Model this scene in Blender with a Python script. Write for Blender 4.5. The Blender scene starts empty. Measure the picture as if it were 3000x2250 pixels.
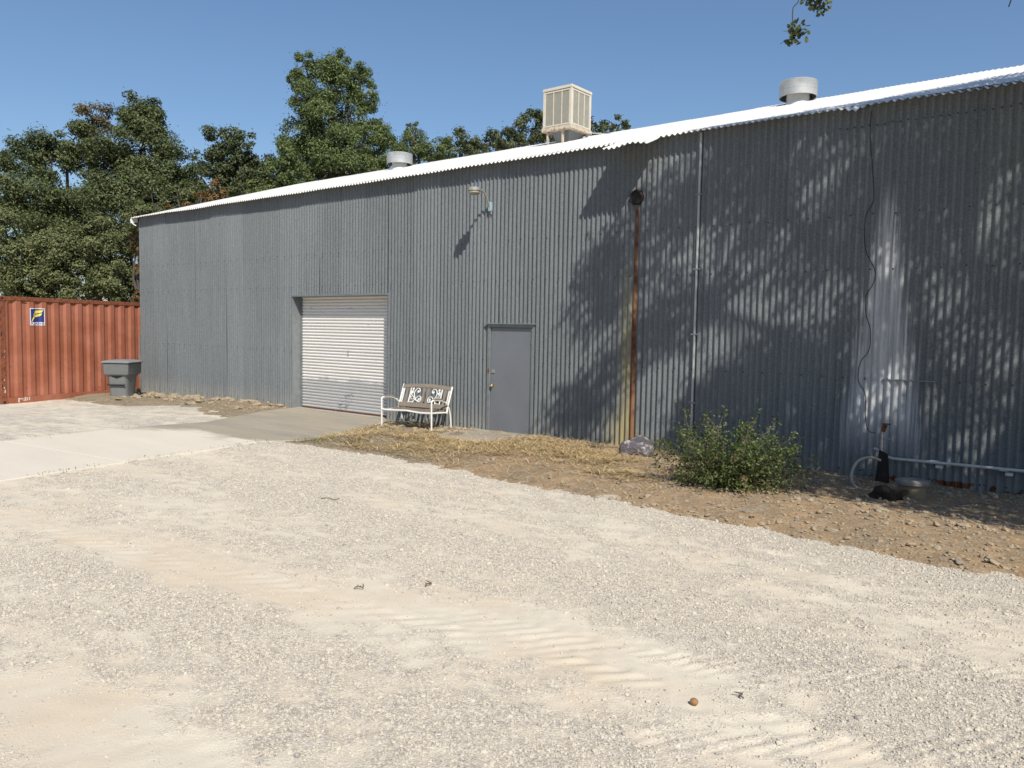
import bpy, math, random
import numpy as np
from mathutils import Vector, Matrix
random.seed(7); RNG = np.random.default_rng(7)
S = bpy.context.scene
COL = S.collection
# ------------------------------------------------------------------ camera, sky, sun, exposure
YAW, PITCH, ROLL, CD, CH, FPX = 0.676023, 0.067788, 0.018376, 11.6368, 1.99666, 2328.44
def cam_axes():
    f = Vector((-math.sin(YAW)*math.cos(PITCH), math.cos(YAW)*math.cos(PITCH), -math.sin(PITCH)))
    r = Vector((math.cos(YAW), math.sin(YAW), 0)); u = r.cross(f)
    c, s = math.cos(ROLL), math.sin(ROLL)
    return c*r+s*u, -s*r+c*u, f
CR, CU, CF = cam_axes(); CP = Vector((0, -CD, CH))
cam = bpy.data.cameras.new('camera'); camo = bpy.data.objects.new('camera', cam); COL.objects.link(camo)
cam.sensor_width = 36; cam.lens = FPX/3000*36; cam.clip_start = .05; cam.clip_end = 3000
M = Matrix(((CR.x, CU.x, -CF.x, CP.x), (CR.y, CU.y, -CF.y, CP.y), (CR.z, CU.z, -CF.z, CP.z), (0, 0, 0, 1)))
camo.matrix_world = M; S.camera = camo
def at(px, py, depth):
    """a point in the place, sighted in the photo (3000 x 2250) at a depth in metres"""
    return CP + (CF + CR*((px-1500)/FPX) + CU*((1125-py)/FPX))*depth
def sight(P):
    q = P - np.array(CP); z = q @ np.array(CF)
    return 1500+FPX*(q @ np.array(CR))/z, 1125-FPX*(q @ np.array(CU))/z, z
SUN = Vector((1.5, -1.0, 1.85)).normalized()
w = bpy.data.worlds.new('World'); S.world = w; w.use_nodes = True
nt = w.node_tree; bg = nt.nodes['Background']
sky = nt.nodes.new('ShaderNodeTexSky'); sky.sky_type = 'NISHITA'; sky.sun_disc = False
sky.sun_elevation = math.asin(SUN.z); sky.sun_rotation = math.atan2(SUN.x, SUN.y)
sky.altitude = 0; sky.air_density = 1.15; sky.dust_density = 1.0; sky.ozone_density = 6.0
nt.links.new(sky.outputs[0], bg.inputs[0]); bg.inputs[1].default_value = .114
sl = bpy.data.lights.new('sun', 'SUN'); sl.energy = 5.0; sl.angle = math.radians(.53); sl.color = (1, .94, .83)
so = bpy.data.objects.new('sun', sl); COL.objects.link(so); so.rotation_euler = (-SUN).to_track_quat('-Z', 'Y').to_euler()
so.location = SUN*60
S.view_settings.view_transform = 'Standard'; S.view_settings.look = 'None'; S.view_settings.gamma = 1
S.view_settings.exposure = 0.06; S.view_settings.use_curve_mapping = False
S.render.engine = 'CYCLES'; S.cycles.max_bounces = 4; S.cycles.diffuse_bounces = 2; S.cycles.glossy_bounces = 2
S.cycles.transmission_bounces = 3; S.cycles.use_denoising = True
try: S.cycles.denoiser = 'OPENIMAGEDENOISE'
except Exception: pass

# ------------------------------------------------------------------ mesh helpers
class MB:
    def __init__(s): s.v = []; s.f = []
    def add(s, vs, fs):
        o = len(s.v); s.v += [tuple(x) for x in vs]; s.f += [tuple(i+o for i in f) for f in fs]; return s
    def box(s, x0, x1, y0, y1, z0, z1, m=None):
        vs = [(x, y, z) for z in (z0, z1) for y in (y0, y1) for x in (x0, x1)]
        if m is not None: vs = [m @ Vector(v) for v in vs]
        return s.add(vs, [(0,2,3,1),(4,5,7,6),(0,1,5,4),(2,6,7,3),(0,4,6,2),(1,3,7,5)])
    def tube(s, pts, r, n=8, caps=True):
        pts = [Vector(p) for p in pts]; rs = r if isinstance(r, (list, tuple)) else [r]*len(pts)
        vs = []; fs = []; up = None
        for i, p in enumerate(pts):
            t = (pts[min(i+1, len(pts)-1)]-pts[max(i-1, 0)]).normalized()
            if up is None:
                up = Vector((0,0,1)) if abs(t.z) < .9 else Vector((1,0,0))
            a = t.cross(up).normalized(); b = a.cross(t).normalized(); up = b
            for k in range(n):
                q = 2*math.pi*k/n; vs.append(p+(a*math.cos(q)+b*math.sin(q))*rs[i])
        for i in range(len(pts)-1):
            for k in range(n):
                k2 = (k+1) % n; fs.append((i*n+k, i*n+k2, (i+1)*n+k2, (i+1)*n+k))
        if caps: fs += [tuple(range(n-1, -1, -1)), tuple((len(pts)-1)*n+k for k in range(n))]
        return s.add(vs, fs)
    def lathe(s, prof, n=24, c=(0,0,0), m=None):
        vs = []; fs = []
        for r, z in prof:
            for k in range(n):
                q = 2*math.pi*k/n; vs.append(Vector((c[0]+r*math.cos(q), c[1]+r*math.sin(q), c[2]+z)))
        if m is not None: vs = [m @ v for v in vs]
        for i in range(len(prof)-1):
            for k in range(n):
                k2 = (k+1) % n; fs.append((i*n+k, i*n+k2, (i+1)*n+k2, (i+1)*n+k))
        return s.add(vs, fs)
    def prism(s, poly, z0, z1, m=None):
        n = len(poly); vs = [(x, y, z0) for x, y in poly]+[(x, y, z1) for x, y in poly]
        if m is not None: vs = [m @ Vector(v) for v in vs]
        fs = [tuple(range(n-1, -1, -1)), tuple(range(n, 2*n))]+[(i, (i+1) % n, n+(i+1) % n, n+i) for i in range(n)]
        return s.add(vs, fs)
    def build(s, name, mt, parent=None, smooth=False, bevel=0, **kw):
        me = bpy.data.meshes.new(name); me.from_pydata(s.v, [], s.f); me.update()
        return link(name, me, mt, parent, smooth, bevel, **kw)
def link(name, me, mt, parent=None, smooth=False, bevel=0, **kw):
    o = bpy.data.objects.new(name, me); COL.objects.link(o)
    if mt is not None and len(me.materials) == 0: me.materials.append(mt)
    if parent is not None: o.parent = parent
    if smooth and len(me.polygons):
        me.polygons.foreach_set('use_smooth', [True]*len(me.polygons))
        if smooth != 'all': me.set_sharp_from_angle(angle=math.radians(38))
    if bevel:
        b = o.modifiers.new('bevel', 'BEVEL'); b.width = bevel; b.segments = 2; b.limit_method = 'ANGLE'
    for k, v in kw.items(): o[k] = v
    return o
def empty(name, loc=(0,0,0), rz=0, **kw):
    o = bpy.data.objects.new(name, None); COL.objects.link(o); o.location = loc; o.rotation_euler = (0,0,rz)
    o.empty_display_size = .2
    for k, v in kw.items(): o[k] = v
    return o
def npmesh(name, V, F):
    """V (n,3), F (m,k) arrays of one polygon size"""
    me = bpy.data.meshes.new(name); n, k = F.shape
    me.vertices.add(len(V)); me.vertices.foreach_set('co', np.asarray(V, np.float32).ravel())
    me.loops.add(n*k); me.loops.foreach_set('vertex_index', F.astype(np.int32).ravel())
    me.polygons.add(n); me.polygons.foreach_set('loop_start', np.arange(0, n*k, k, dtype=np.int32))
    try: me.polygons.foreach_set('loop_total', np.full(n, k, np.int32))
    except Exception: pass
    me.update(calc_edges=True); me.validate(); return me
def hash2(ix, iy, s):
    h = (ix*374761393+iy*668265263+s*974634541) & 0x7fffffff
    h = ((h ^ (h >> 13))*1274126177) & 0x7fffffff
    return ((h ^ (h >> 16)) & 0xffff)/65535.
def vnoise(x, y, s=0):
    x = np.asarray(x, float); y = np.asarray(y, float)
    ix = np.floor(x).astype(np.int64); iy = np.floor(y).astype(np.int64); fx = x-ix; fy = y-iy
    fx = fx*fx*(3-2*fx); fy = fy*fy*(3-2*fy)
    a = hash2(ix, iy, s); b = hash2(ix+1, iy, s); c = hash2(ix, iy+1, s); d = hash2(ix+1, iy+1, s)
    return (a*(1-fx)+b*fx)*(1-fy)+(c*(1-fx)+d*fx)*fy
def fbm(x, y, s=0, o=4):
    t = 0; a = .5; n = 0
    for i in range(o):
        t = t+a*vnoise(np.asarray(x)*2**i, np.asarray(y)*2**i, s+i*17); n += a; a *= .55
    return t/n
def sstep(a, b, x):
    t = np.clip((np.asarray(x, float)-a)/(b-a), 0, 1); return t*t*(3-2*t)

# ------------------------------------------------------------------ material helpers
class X:
    """a socket with arithmetic"""
    def __init__(s, nt, sock): s.nt = nt; s.k = sock
    def m(s, op, *o):
        n = s.nt.nodes.new('ShaderNodeMath'); n.operation = op
        for i, q in enumerate((s,)+o):
            if isinstance(q, X): s.nt.links.new(q.k, n.inputs[i])
            else: n.inputs[i].default_value = q
        return X(s.nt, n.outputs[0])
    def __add__(s, o): return s.m('ADD', o)
    def __sub__(s, o): return s.m('SUBTRACT', o)
    def __mul__(s, o): return s.m('MULTIPLY', o)
    def __truediv__(s, o): return s.m('DIVIDE', o)
    __radd__ = __add__; __rmul__ = __mul__
    def __rsub__(s, o): return (s*-1)+o
    def abs(s): return s.m('ABSOLUTE')
    def sat(s):
        r = s.m('ADD', 0.0); r.k.node.use_clamp = True; return r
    def ss(s, a, b):
        n = s.nt.nodes.new('ShaderNodeMapRange'); n.interpolation_type = 'SMOOTHSTEP'
        s.nt.links.new(s.k, n.inputs[0]); n.inputs[1].default_value = a; n.inputs[2].default_value = b
        return X(s.nt, n.outputs[0])
class MT:
    def __init__(s, name, rough=.6, metal=0, spec=.5):
        s.mat = bpy.data.materials.new(name); s.mat.use_nodes = True; s.nt = s.mat.node_tree
        s.b = s.nt.nodes['Principled BSDF']; s.b.inputs['Roughness'].default_value = rough
        s.b.inputs['Metallic'].default_value = metal; s.b.inputs['Specular IOR Level'].default_value = spec
    def n(s, t): return s.nt.nodes.new(t)
    def pos(s):
        return s.n('ShaderNodeNewGeometry').outputs['Position']
    def obj(s): return s.n('ShaderNodeTexCoord').outputs['Object']
    def xyz(s, vec):
        n = s.n('ShaderNodeSeparateXYZ'); s.nt.links.new(vec, n.inputs[0]); return [X(s.nt, o) for o in n.outputs]
    def scaled(s, vec, sc):
        n = s.n('ShaderNodeVectorMath'); n.operation = 'MULTIPLY'; s.nt.links.new(vec, n.inputs[0]); n.inputs[1].default_value = sc
        return n.outputs[0]
    def noise(s, vec, scale, detail=3, rough=.55):
        n = s.n('ShaderNodeTexNoise'); s.nt.links.new(vec, n.inputs['Vector']); n.inputs['Scale'].default_value = scale
        n.inputs['Detail'].default_value = detail; n.inputs['Roughness'].default_value = rough
        return X(s.nt, n.outputs['Fac'])
    def voro(s, vec, scale, out='Distance', feature='F1'):
        n = s.n('ShaderNodeTexVoronoi'); n.feature = feature; s.nt.links.new(vec, n.inputs['Vector']); n.inputs['Scale'].default_value = scale
        return n.outputs[out]
    def rgb(s, c):
        n = s.n('ShaderNodeRGB'); n.outputs[0].default_value = (*c, 1); return n.outputs[0]
    def mix(s, fac, a, b):
        n = s.n('ShaderNodeMix'); n.data_type = 'RGBA'
        if isinstance(fac, X): s.nt.links.new(fac.k, n.inputs[0])
        else: n.inputs[0].default_value = fac
        for i, q in ((6, a), (7, b)):
            if isinstance(q, tuple): n.inputs[i].default_value = (*q, 1)
            else: s.nt.links.new(q, n.inputs[i])
        return n.outputs[2]
    def mul(s, col, fac):
        n = s.n('ShaderNodeVectorMath'); n.operation = 'SCALE'; s.nt.links.new(col, n.inputs[0])
        if isinstance(fac, X): s.nt.links.new(fac.k, n.inputs['Scale'])
        else: n.inputs['Scale'].default_value = fac
        return n.outputs[0]
    def color(s, c):
        if isinstance(c, tuple): s.b.inputs['Base Color'].default_value = (*c, 1)
        else: s.nt.links.new(c, s.b.inputs['Base Color'])
        return s
    def inp(s, name, q):
        if isinstance(q, X): s.nt.links.new(q.k, s.b.inputs[name])
        else: s.b.inputs[name].default_value = q
        return s
    def bump(s, h, dist=.01, strength=1):
        n = s.n('ShaderNodeBump'); n.inputs['Distance'].default_value = dist; n.inputs['Strength'].default_value = strength
        s.nt.links.new(h.k, n.inputs['Height']); s.nt.links.new(n.outputs[0], s.b.inputs['Normal']); return s
    def rand(s, out='Random Per Island'):
        return X(s.nt, s.n('ShaderNodeNewGeometry').outputs[out])
def plain(name, c, rough=.6, metal=0, var=.18, scale=6, bump=0, bscale=60, c2=None, t=(.5, .7), spec=.5):
    m = MT(name, rough, metal, spec); v = m.obj(); n = m.noise(v, scale, 5, .6)
    col = m.mul(m.rgb(c), (n-.5)*(2*var*1.6)+1.0)
    if c2 is not None: col = m.mix(m.noise(v, scale*1.7, 6, .65).ss(*t), col, m.mul(m.rgb(c2), (n-.5)*.6+1.0))
    m.color(col); m.inp('Roughness', ((n-.5)*.3+rough).sat())
    if bump: m.bump(m.noise(v, bscale, 4, .6), bump)
    return m.mat

# wall of weathered galvanised iron
def galvanised():
    m = MT('galvanised_iron', .5, 0, .12); P = m.pos(); x, y, z = m.xyz(P)
    big = m.noise(m.scaled(P, (.55, 1, .4)), 1.0, 4, .55)
    streak = m.noise(m.scaled(P, (14, 3, .55)), 1.0, 4, .6)
    sheet = X(m.nt, m.n('ShaderNodeObjectInfo').outputs['Random'])
    vc = m.n('ShaderNodeSeparateColor'); m.nt.links.new(m.voro(P, 75, 'Color'), vc.inputs[0]); spang = X(m.nt, vc.outputs[0])
    fine = m.noise(P, 42, 3, .7)
    lum = (big-.5)*.36+(streak-.5)*.42+(sheet-.5)*.15+(spang-.5)*.36+(fine-.5)*.42+1.0
    col = m.mul(m.rgb((.157, .173, .184)), lum)
    metal = 0.06+(big-.5)*.12
    # brown dirt weeping down the top of the sheets, pale splash dirt at the foot
    col = m.mix(((z*-1+.55).ss(0, .55)*(streak*1.6-.35).sat())*.5, col, (.40, .37, .31))
    # lime stain fanning out beneath a leak
    half = (4.15-z).m('MAXIMUM', 0.0)*.145+.02
    cx = x+2.87-(z-4.1)*-.012
    edge = m.noise(m.scaled(P, (26, 2, .9)), 1, 3, .6)
    lime = ((half-cx.abs()+(edge-.5)*.5).ss(-.08, .16))*(z.ss(.1, 1.1))*(1.0-z.ss(3.7, 4.2))*((edge*1.7-.1).sat())
    col = m.mix(lime*.85, col, (.62, .63, .65))
    # rust weeping from the flue hole
    rn = m.noise(m.scaled(P, (30, 3, 1.2)), 1, 4, .6)
    wob = (x+6.735).abs()
    wob = wob/((4.1-z)*.009+.030)
    r1 = (1.0-(wob+(rn-.5)*.5).ss(.65, 1.15))*(1.0-z.ss(4.02, 4.1))*((rn*.8+.62).sat())
    dark = m.noise(m.scaled(P, (1, 1, 2.2)), 1, 3, .6).ss(.42, .6)
    rust = m.mix(dark, (.235, .13, .072), (.10, .042, .026))
    y1 = (1.0-(x+6.86).abs().ss(.03, .2))*(1.0-z.ss(1.6, 3.6))*(rn.ss(.3, .6))*.75
    y2 = (1.0-(x+6.95).abs().ss(.1, .5))*(1.0-z.ss(.1, .9))*(rn.ss(.3, .6))*.6
    col = m.mix((y1+y2).sat(), col, (.33, .285, .15))
    col = m.mix(r1, col, rust)
    # rust creeping up from the sill
    foot = m.noise(m.scaled(P, (5, 3, 5)), 1, 4, .65)
    edgez = foot*.17-.035+(x.ss(-3.4, -2.2))*.07
    r2 = (edgez-z).ss(-.012, .012)*(x.ss(-12.5, -11))*(foot.ss(.46, .56))
    col = m.mix(r2, col, m.mix(rn.ss(.4, .6), (.055, .022, .014), (.22, .085, .035)))
    m.color(col); nonm = (1.0-(lime*.8+r1+r2+y1).sat())
    m.inp('Metallic', (metal*nonm).sat()); m.inp('Roughness', ((big-.5)*-.30+(fine-.5)*.2+(spang-.5)*.12+.48+lime*.2+r1*.3).sat())
    m.bump((fine+spang*.3+streak*.6), .0022); return m.mat
M_WALL = galvanised()
def roofmat():
    m = MT('white_roof_paint', .42); P = m.pos(); x, y, z = m.xyz(P)
    s = m.noise(m.scaled(P, (11, .5, .5)), 1, 4, .6); b = m.noise(P, .9, 4, .6)
    col = m.mul(m.rgb((.78, .76, .71)), (s-.5)*.22+(b-.5)*.16+1.0)
    col = m.mix((b*s*1.0).ss(.33, .52)*.35, col, (.50, .47, .42))
    m.color(col); m.inp('Metallic', .12); return m.mat
M_ROOF = roofmat()
M_DARK = plain('soot_and_gap_black', (.012, .012, .012), .9)  # soot in the flue; elsewhere black painted in for shade in gaps
M_TRIM = plain('galvanised_trim', (.20, .218, .225), .5, .2, .22, 9, .001, 90)
M_TRIMW = plain('white_trim', (.74, .74, .72), .45, 0, .1, 7)
M_CONC = plain('old_concrete', (.36, .33, .28), .9, 0, .2, 3, .004, 70)
M_DOORGREY = plain('grey_door_paint', (.165, .178, .20), .42, 0, .10, 2.2, .0008, 40)
M_BRASS = plain('brass', (.62, .50, .30), .25, .95, .1)
M_STEEL = plain('steel', (.45, .46, .47), .4, .8, .2, 20)
M_RUST = plain('rusty_steel', (.10, .045, .022), .85, .1, .4, 14, .002, 80, (.22, .09, .04), (.45, .6))
M_CREAM = plain('cream_enamel', (.60, .55, .45), .5, 0, .12, 5, .0005, 50, (.36, .24, .14), (.72, .8))
M_CREAMR = plain('rusting_cream_enamel', (.54, .47, .37), .6, 0, .2, 9, .001, 60, (.30, .16, .08), (.5, .66))
M_PAD = plain('cooler_pad_grille', (.36, .35, .30), .8, 0, .12, 8)
M_VENT = plain('vent_metal', (.40, .415, .42), .55, .25, .25, 4, .001, 60)
def slatmat():
    m = MT('rollup_paint', .38); P = m.pos(); x, y, z = m.xyz(P)
    b = m.noise(m.scaled(P, (.6, 1, 7)), 1, 3, .6); f = m.noise(m.scaled(P, (9, 1, 30)), 1, 4, .65); c = m.noise(P, 3.2, 5, .65)
    col = m.mul(m.rgb((.72, .70, .665)), (b-.5)*.3+1.0)
    col = m.mix(b.ss(.55, .68)*.55, col, (.70, .70, .71))
    bare = (.76-z+(c-.5)*.5).ss(-.06, .05)
    col = m.mix(bare*.38, col, m.mul(m.rgb((.54, .56, .59)), (f-.5)*.5+1.0))
    sc1 = (1.0-(((x+14.42)*(x+14.42))*7.0+((z-.27-(x+14.42)*.5)*(z-.27-(x+14.42)*.5))*14).ss(.15, .8))*(f.ss(.5, .62))
    sc2 = ((z-2.42).abs()*-1+.11).ss(0, .06)*(f.ss(.62, .69))
    sc3 = ((z-2.06).abs()*-1+.05).ss(0, .03)*(f.ss(.66, .72))
    col = m.mix(sc1*.75, col, (.10, .095, .09)); col = m.mix((sc2+sc3).sat()*.85, col, (.20, .12, .07))
    m.color(col); m.inp('Metallic', bare*.45); m.inp('Roughness', ((f-.5)*.3+.42).sat()); return m.mat
M_SLAT = slatmat()

# ------------------------------------------------------------------ the ground
def gz(x, y):
    return -.13*sstep(-16.5, -24, x)*sstep(-8, -4, y)
STRIP = [(-13, -3.5), (-11.4, -3.5), (-10.4, -3.44), (-9.5, -3.37), (-8.9, -3.36), (-7.7, -3.46), (-7.5, -3.3), (-6.9, -3.6), (-6.45, -3.55), (-3.9, -3.75), (-3, -3.7), (-2.2, -3.8), (-1.4, -3.85), (-.7, -3.86), (8, -3.9)]
def strip_mask(x, y):
    yb = np.interp(x, [a for a, b in STRIP], [b for a, b in STRIP])
    wob = (fbm(x*2.3, y*2.3, 5)-.5)*.42+(fbm(x*11, y*11, 25, 2)-.5)*.12
    left = np.interp(y, [-3.5, -2.94, -2.5, -1.25, 0], [-11.5, -11.4, -11.65, -12.1, -12.72])
    return np.minimum((y-yb)+wob, (x-left)+wob)     # metres inside
LEFTP = [(-24, -2.4), (-21.4, -2.45), (-19.6, -2.4), (-18.8, -1.45), (-17.6, -1.6), (-16.6, -2.1), (-15.4, -2.3), (-15, -2.3)]
def left_mask(x, y):
    yb = np.interp(x, [a for a, b in LEFTP], [b for a, b in LEFTP])
    wob = (fbm(x*1.9, y*1.9, 9)-.5)*.5
    right = np.interp(y, [-2.3, -.9, 0], [-15.25, -15.98, -16.15])
    return np.minimum((y-yb)+wob, (right-x)+wob*.25)
APR_L = [(-14.4, -14), (-14.58, -6.8), (-14.9, -5.4), (-15.0, -4.2), (-14.86, -2.8), (-15.97, -.9), (-16.15, .0)]
APR_R = [(-10.8, -14), (-11.0, -8), (-11.15, -7.1), (-11.4, -6.1), (-11.5, -4.9), (-11.75, -3.8), (-11.4, -3.1), (-11.62, -2.5), (-12.1, -1.25), (-12.72, 0)]
def apron_mask(x, y):
    l = np.interp(y, [b for a, b in APR_L], [a for a, b in APR_L]); r = np.interp(y, [b for a, b in APR_R], [a for a, b in APR_R])
    return np.minimum(x-l, r-x)
def band(x, y, pts, wid):
    px = [a for a, b in pts]; yb = np.interp(x, px, [b for a, b in pts])
    e = sstep(px[0]-.6, px[0]+.4, x)*(1-sstep(px[-1]-.4, px[-1]+.6, x))
    return np.exp(-((y-yb)/wid)**2)*e
TRD = [(-4.2, -7.55), (-2.5, -7.34), (-1.37, -6.81), (-.68, -6.1), (1.5, -4.9)]
def gravel_amount(x, y):
    """0 = fine pale dust, 1 = loose crushed stone"""
    g = fbm(x*.38, y*2.0, 3, 4)*.62+fbm(x*1.5+3, y*3.4, 13, 4)*.5-.05+(fbm(x*6, y*8, 23, 3)-.5)*.75
    g = g+.34*band(x, y, [(-8.5, -8.7), (-7.4, -8.85), (-5, -8.86), (-3.5, -8.9), (-2.6, -8.92), (-1, -8.8)], .30)
    g = g+.26*band(x, y, [(-9, -5.9), (-7.1, -6.06), (-4.8, -6.28), (-2.9, -6.38), (-1.7, -6.65), (2, -6.4)], .32)
    g = g+.3*band(x, y, [(-1.9, -6.9), (-.4, -7.3), (2, -7.5)], .5)
    g = g-.34*band(x, y, [(-14, -9.2), (-8.8, -8.75), (-7.1, -8.38), (-5.3, -7.97), (-3.6, -7.6), (-1.9, -7.64), (0, -8.1)], .42)
    g = g-.25*band(x, y, [(-9, -10.3), (-4.7, -10.1), (-3.4, -9.98), (0, -9.6)], .4)
    g = g-.14*band(x, y, TRD, .36)
    g = g+.22*sstep(-5.2, -4.2, y)*sstep(-13, -11.2, x)
    return np.clip((g-.21)/.52, 0, 1)
TRE = [(-3.4, -8.6), (-2.0, -8.2), (-1.2, -7.7), (-.4, -7.0), (.6, -6.1)]
def cleats(x, y):
    out = 0
    for T, wd, ph in ((TRD, .34, 0), (TRE, .32, .4)):
        yb = np.interp(x, [a for a, b in T], [b for a, b in T]); dy = y-yb
        w_ = np.exp(-(dy/wd)**4)*sstep(T[0][0], T[0][0]+1.4, x)
        out = out+np.sin((x*1.05+np.abs(dy)*.9+ph+.05*(fbm(x*4, y*4, 63, 2)-.5))*2*np.pi/.155)*w_
    return out*sstep(.33, .5, fbm(x*2.2, y*2.2, 61, 2))
def groundz(x, y):
    g = gravel_amount(x, y)
    h = gz(x, y)+(fbm(x*.5, y*.9, 41, 3)-.5)*.05+(g-.5)*.008+(fbm(x*9, y*9, 51, 3)-.5)*.012
    cleat = cleats(x, y)      # tyre cleats pressed into the dust
    yb2 = np.interp(x, [-9, -5.3, -2], [-8.6, -7.97, -7.6]); dy2 = y-yb2
    cleat2 = np.sin((x+np.abs(dy2)*1.0)*2*np.pi/.19)*np.exp(-(dy2/.25)**2)*sstep(-9, -8, x)*.5
    rag = fbm(x*3, y*3, 61, 2)
    return h+cleat*(.0035+.003*g)+cleat2*.012*sstep(.34, .62, rag)*(1-.7*g)
def groundmat():
    m = MT('gravel_and_dust', .95, 0, .2); P = m.pos()
    a = m.n('ShaderNodeAttribute'); a.attribute_name = 'gravel'; g = X(m.nt, a.outputs['Fac'])
    vc = m.n('ShaderNodeSeparateColor'); m.nt.links.new(m.voro(P, 68, 'Color'), vc.inputs[0]); cell = X(m.nt, vc.outputs[0])
    d1 = X(m.nt, m.voro(P, 68)); d2 = X(m.nt, m.voro(P, 34)); vc2 = m.n('ShaderNodeSeparateColor'); m.nt.links.new(m.voro(P, 34, 'Color'), vc2.inputs[0]); cell2 = X(m.nt, vc2.outputs[1])
    b = m.noise(P, 1.3, 5, .6); f = m.noise(P, 120, 2, .6)
    tan = m.noise(P, .8, 4, .6)
    dust = m.mul(m.mix(tan.ss(.4, .66), (.61, .55, .45), (.585, .50, .385)), (b-.5)*.22+(f-.5)*.16+1.0)
    stone = m.mul(m.mix(cell2, (.46, .42, .36), (.59, .535, .45)), (cell-.5)*.55+(d2*-.35)+1.06)
    gg = (g+(cell-.5)*.5+(f-.5)*.3)
    col = m.mix((gg*1.0).ss(.15, .95), dust, stone)
    col = m.mix((b.ss(.62, .72)*tan.ss(.5, .62))*.35, col, (.36, .29, .21))
    m.color(col); m.bump((d1*-1+1)*(g*.8+.15)+f*.2, .007, .9); return m.mat
M_GROUND = groundmat()
def axis(a, b, step, far0, far1):
    mid = np.arange(a, b+1e-6, step); lo = a-np.geomspace(.4, a-far0, 16)[::-1]; hi = b+np.geomspace(.4, far1-b, 16)
    return np.concatenate([lo, mid, hi])
def sheet(name, xs, ys, zf, mt, attr=None, **kw):
    Xg, Yg = np.meshgrid(xs, ys); Z = zf(Xg, Yg); nx = len(xs); ny = len(ys)
    V = np.stack([Xg.ravel(), Yg.ravel(), Z.ravel()], 1)
    i = (np.arange(ny-1)[:, None]*nx+np.arange(nx-1)[None]).ravel()
    me = npmesh(name, V, np.stack([i, i+1, i+nx+1, i+nx], 1)); me.polygons.foreach_set('use_smooth', [True]*len(me.polygons))
    for an, fn in (attr or {}).items():
        at_ = me.attributes.new(an, 'FLOAT', 'POINT'); at_.data.foreach_set('value', fn(Xg, Yg).ravel().astype(np.float32))
    return link(name, me, mt, **kw)
def far(fn, base):
    def g(x, y):
        k = (sstep(-29, -25, x))*(1-sstep(5, 9, x))*(sstep(-17, -13.5, y))*(1-sstep(1, 4, y)); return fn(x, y)*k+base*(1-k)
    return g
def refine(a, lo, hi, step): return np.concatenate([a[a < lo-1e-6], np.arange(lo, hi, step), a[a > hi+1e-6]])
sheet('ground', refine(axis(-26, 5, .05, -900, 900), -4, 1, .02), refine(axis(-13.5, .5, .04, -900, 900), -9, -5, .02), far(groundz, -.02), M_GROUND, {'gravel': far(gravel_amount, .4)}, kind='structure')
def dirtmat():
    m = MT('dry_earth', .96, 0, .15); P = m.pos(); x, y, z = m.xyz(P)
    b = m.noise(P, 1.6, 5, .6); f = m.noise(P, 38, 4, .65); h = m.noise(P, 9, 4, .6)
    col = m.mix(b.ss(.35, .65), (.36, .245, .14), (.27, .20, .125))
    col = m.mix((x*-1-7.2+(b-.5)*3).ss(0, 1.8)*.7, col, (.235, .20, .145))
    vc = m.n('ShaderNodeSeparateColor'); m.nt.links.new(m.voro(P, 40, 'Color'), vc.inputs[0]); cell = X(m.nt, vc.outputs[0])
    col = m.mix(cell.ss(.72, .8)*.6, col, (.36, .32, .26))
    col = m.mul(col, (f-.5)*.7+(h-.5)*.5+1.0)
    m.color(col); m.bump(f+h*1.5+cell*.4, .02, .9); return m.mat
M_DIRT = dirtmat()
def dirt_z(mask, s):
    def z(x, y):
        m = mask(x, y); top = gz(x, y)+.02+(fbm(x*1.2, y*1.2, s, 3)-.5)*.07+(fbm(x*8, y*8, s+7, 3)-.5)*.04
        top = top+.05*sstep(0.1, .9, m)
        k = sstep(-.22, .10, m); return top*k+(gz(x, y)-.08)*(1-k)
    return z
DZ1 = dirt_z(strip_mask, 71); DZ2 = dirt_z(left_mask, 83)
sheet('dirt_strip', np.arange(-13.2, 7, .045), np.arange(-4.35, .12, .045), DZ1, M_DIRT, kind='structure')
sheet('stony_dirt_patch', np.arange(-24.4, -14.8, .06), np.arange(-3.1, .12, .06), DZ2, M_DIRT, kind='structure')
def apronmat():
    m = MT('dusty_concrete', .92, 0, .2); P = m.pos(); x, y, z = m.xyz(P)
    b = m.noise(P, .7, 5, .6); f = m.noise(P, 26, 4, .65); s = m.noise(m.scaled(P, (.5, 2.2, 1)), 1.0, 4, .6)
    conc = m.mul(m.mix(s.ss(.4, .65), (.345, .30, .235), (.29, .262, .215)), (f-.5)*.3+(b-.5)*.25+1.0)
    spot = m.noise(P, 7, 3, .6).ss(.66, .72); conc = m.mix(spot*.35, conc, (.16, .14, .12))
    dust = m.mul(m.rgb((.62, .565, .475)), (f-.5)*.12+(s-.5)*.18+1.0)
    k = (y*-1-3.95+(s-.5)*1.5+(b-.5)*1.2+(x+13.5)*.12).ss(-.2, .4)
    m.color(m.mix(k, conc, dust)); m.bump(f+b*.5, .006, .7); return m.mat
M_APRON = apronmat()
apron = empty('concrete_apron', (0,0,0), kind='structure', label='long pale concrete driveway apron leading to the roll-up door')
def edge_pts(L, y0, y1):
    ys = sorted({y0, y1} | {b for a, b in L if y0 < b < y1}); return [(float(np.interp(y, [b for a, b in L], [a for a, b in L])), y) for y in ys]
def skew(x): return (x+13.2)*.13
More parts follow.
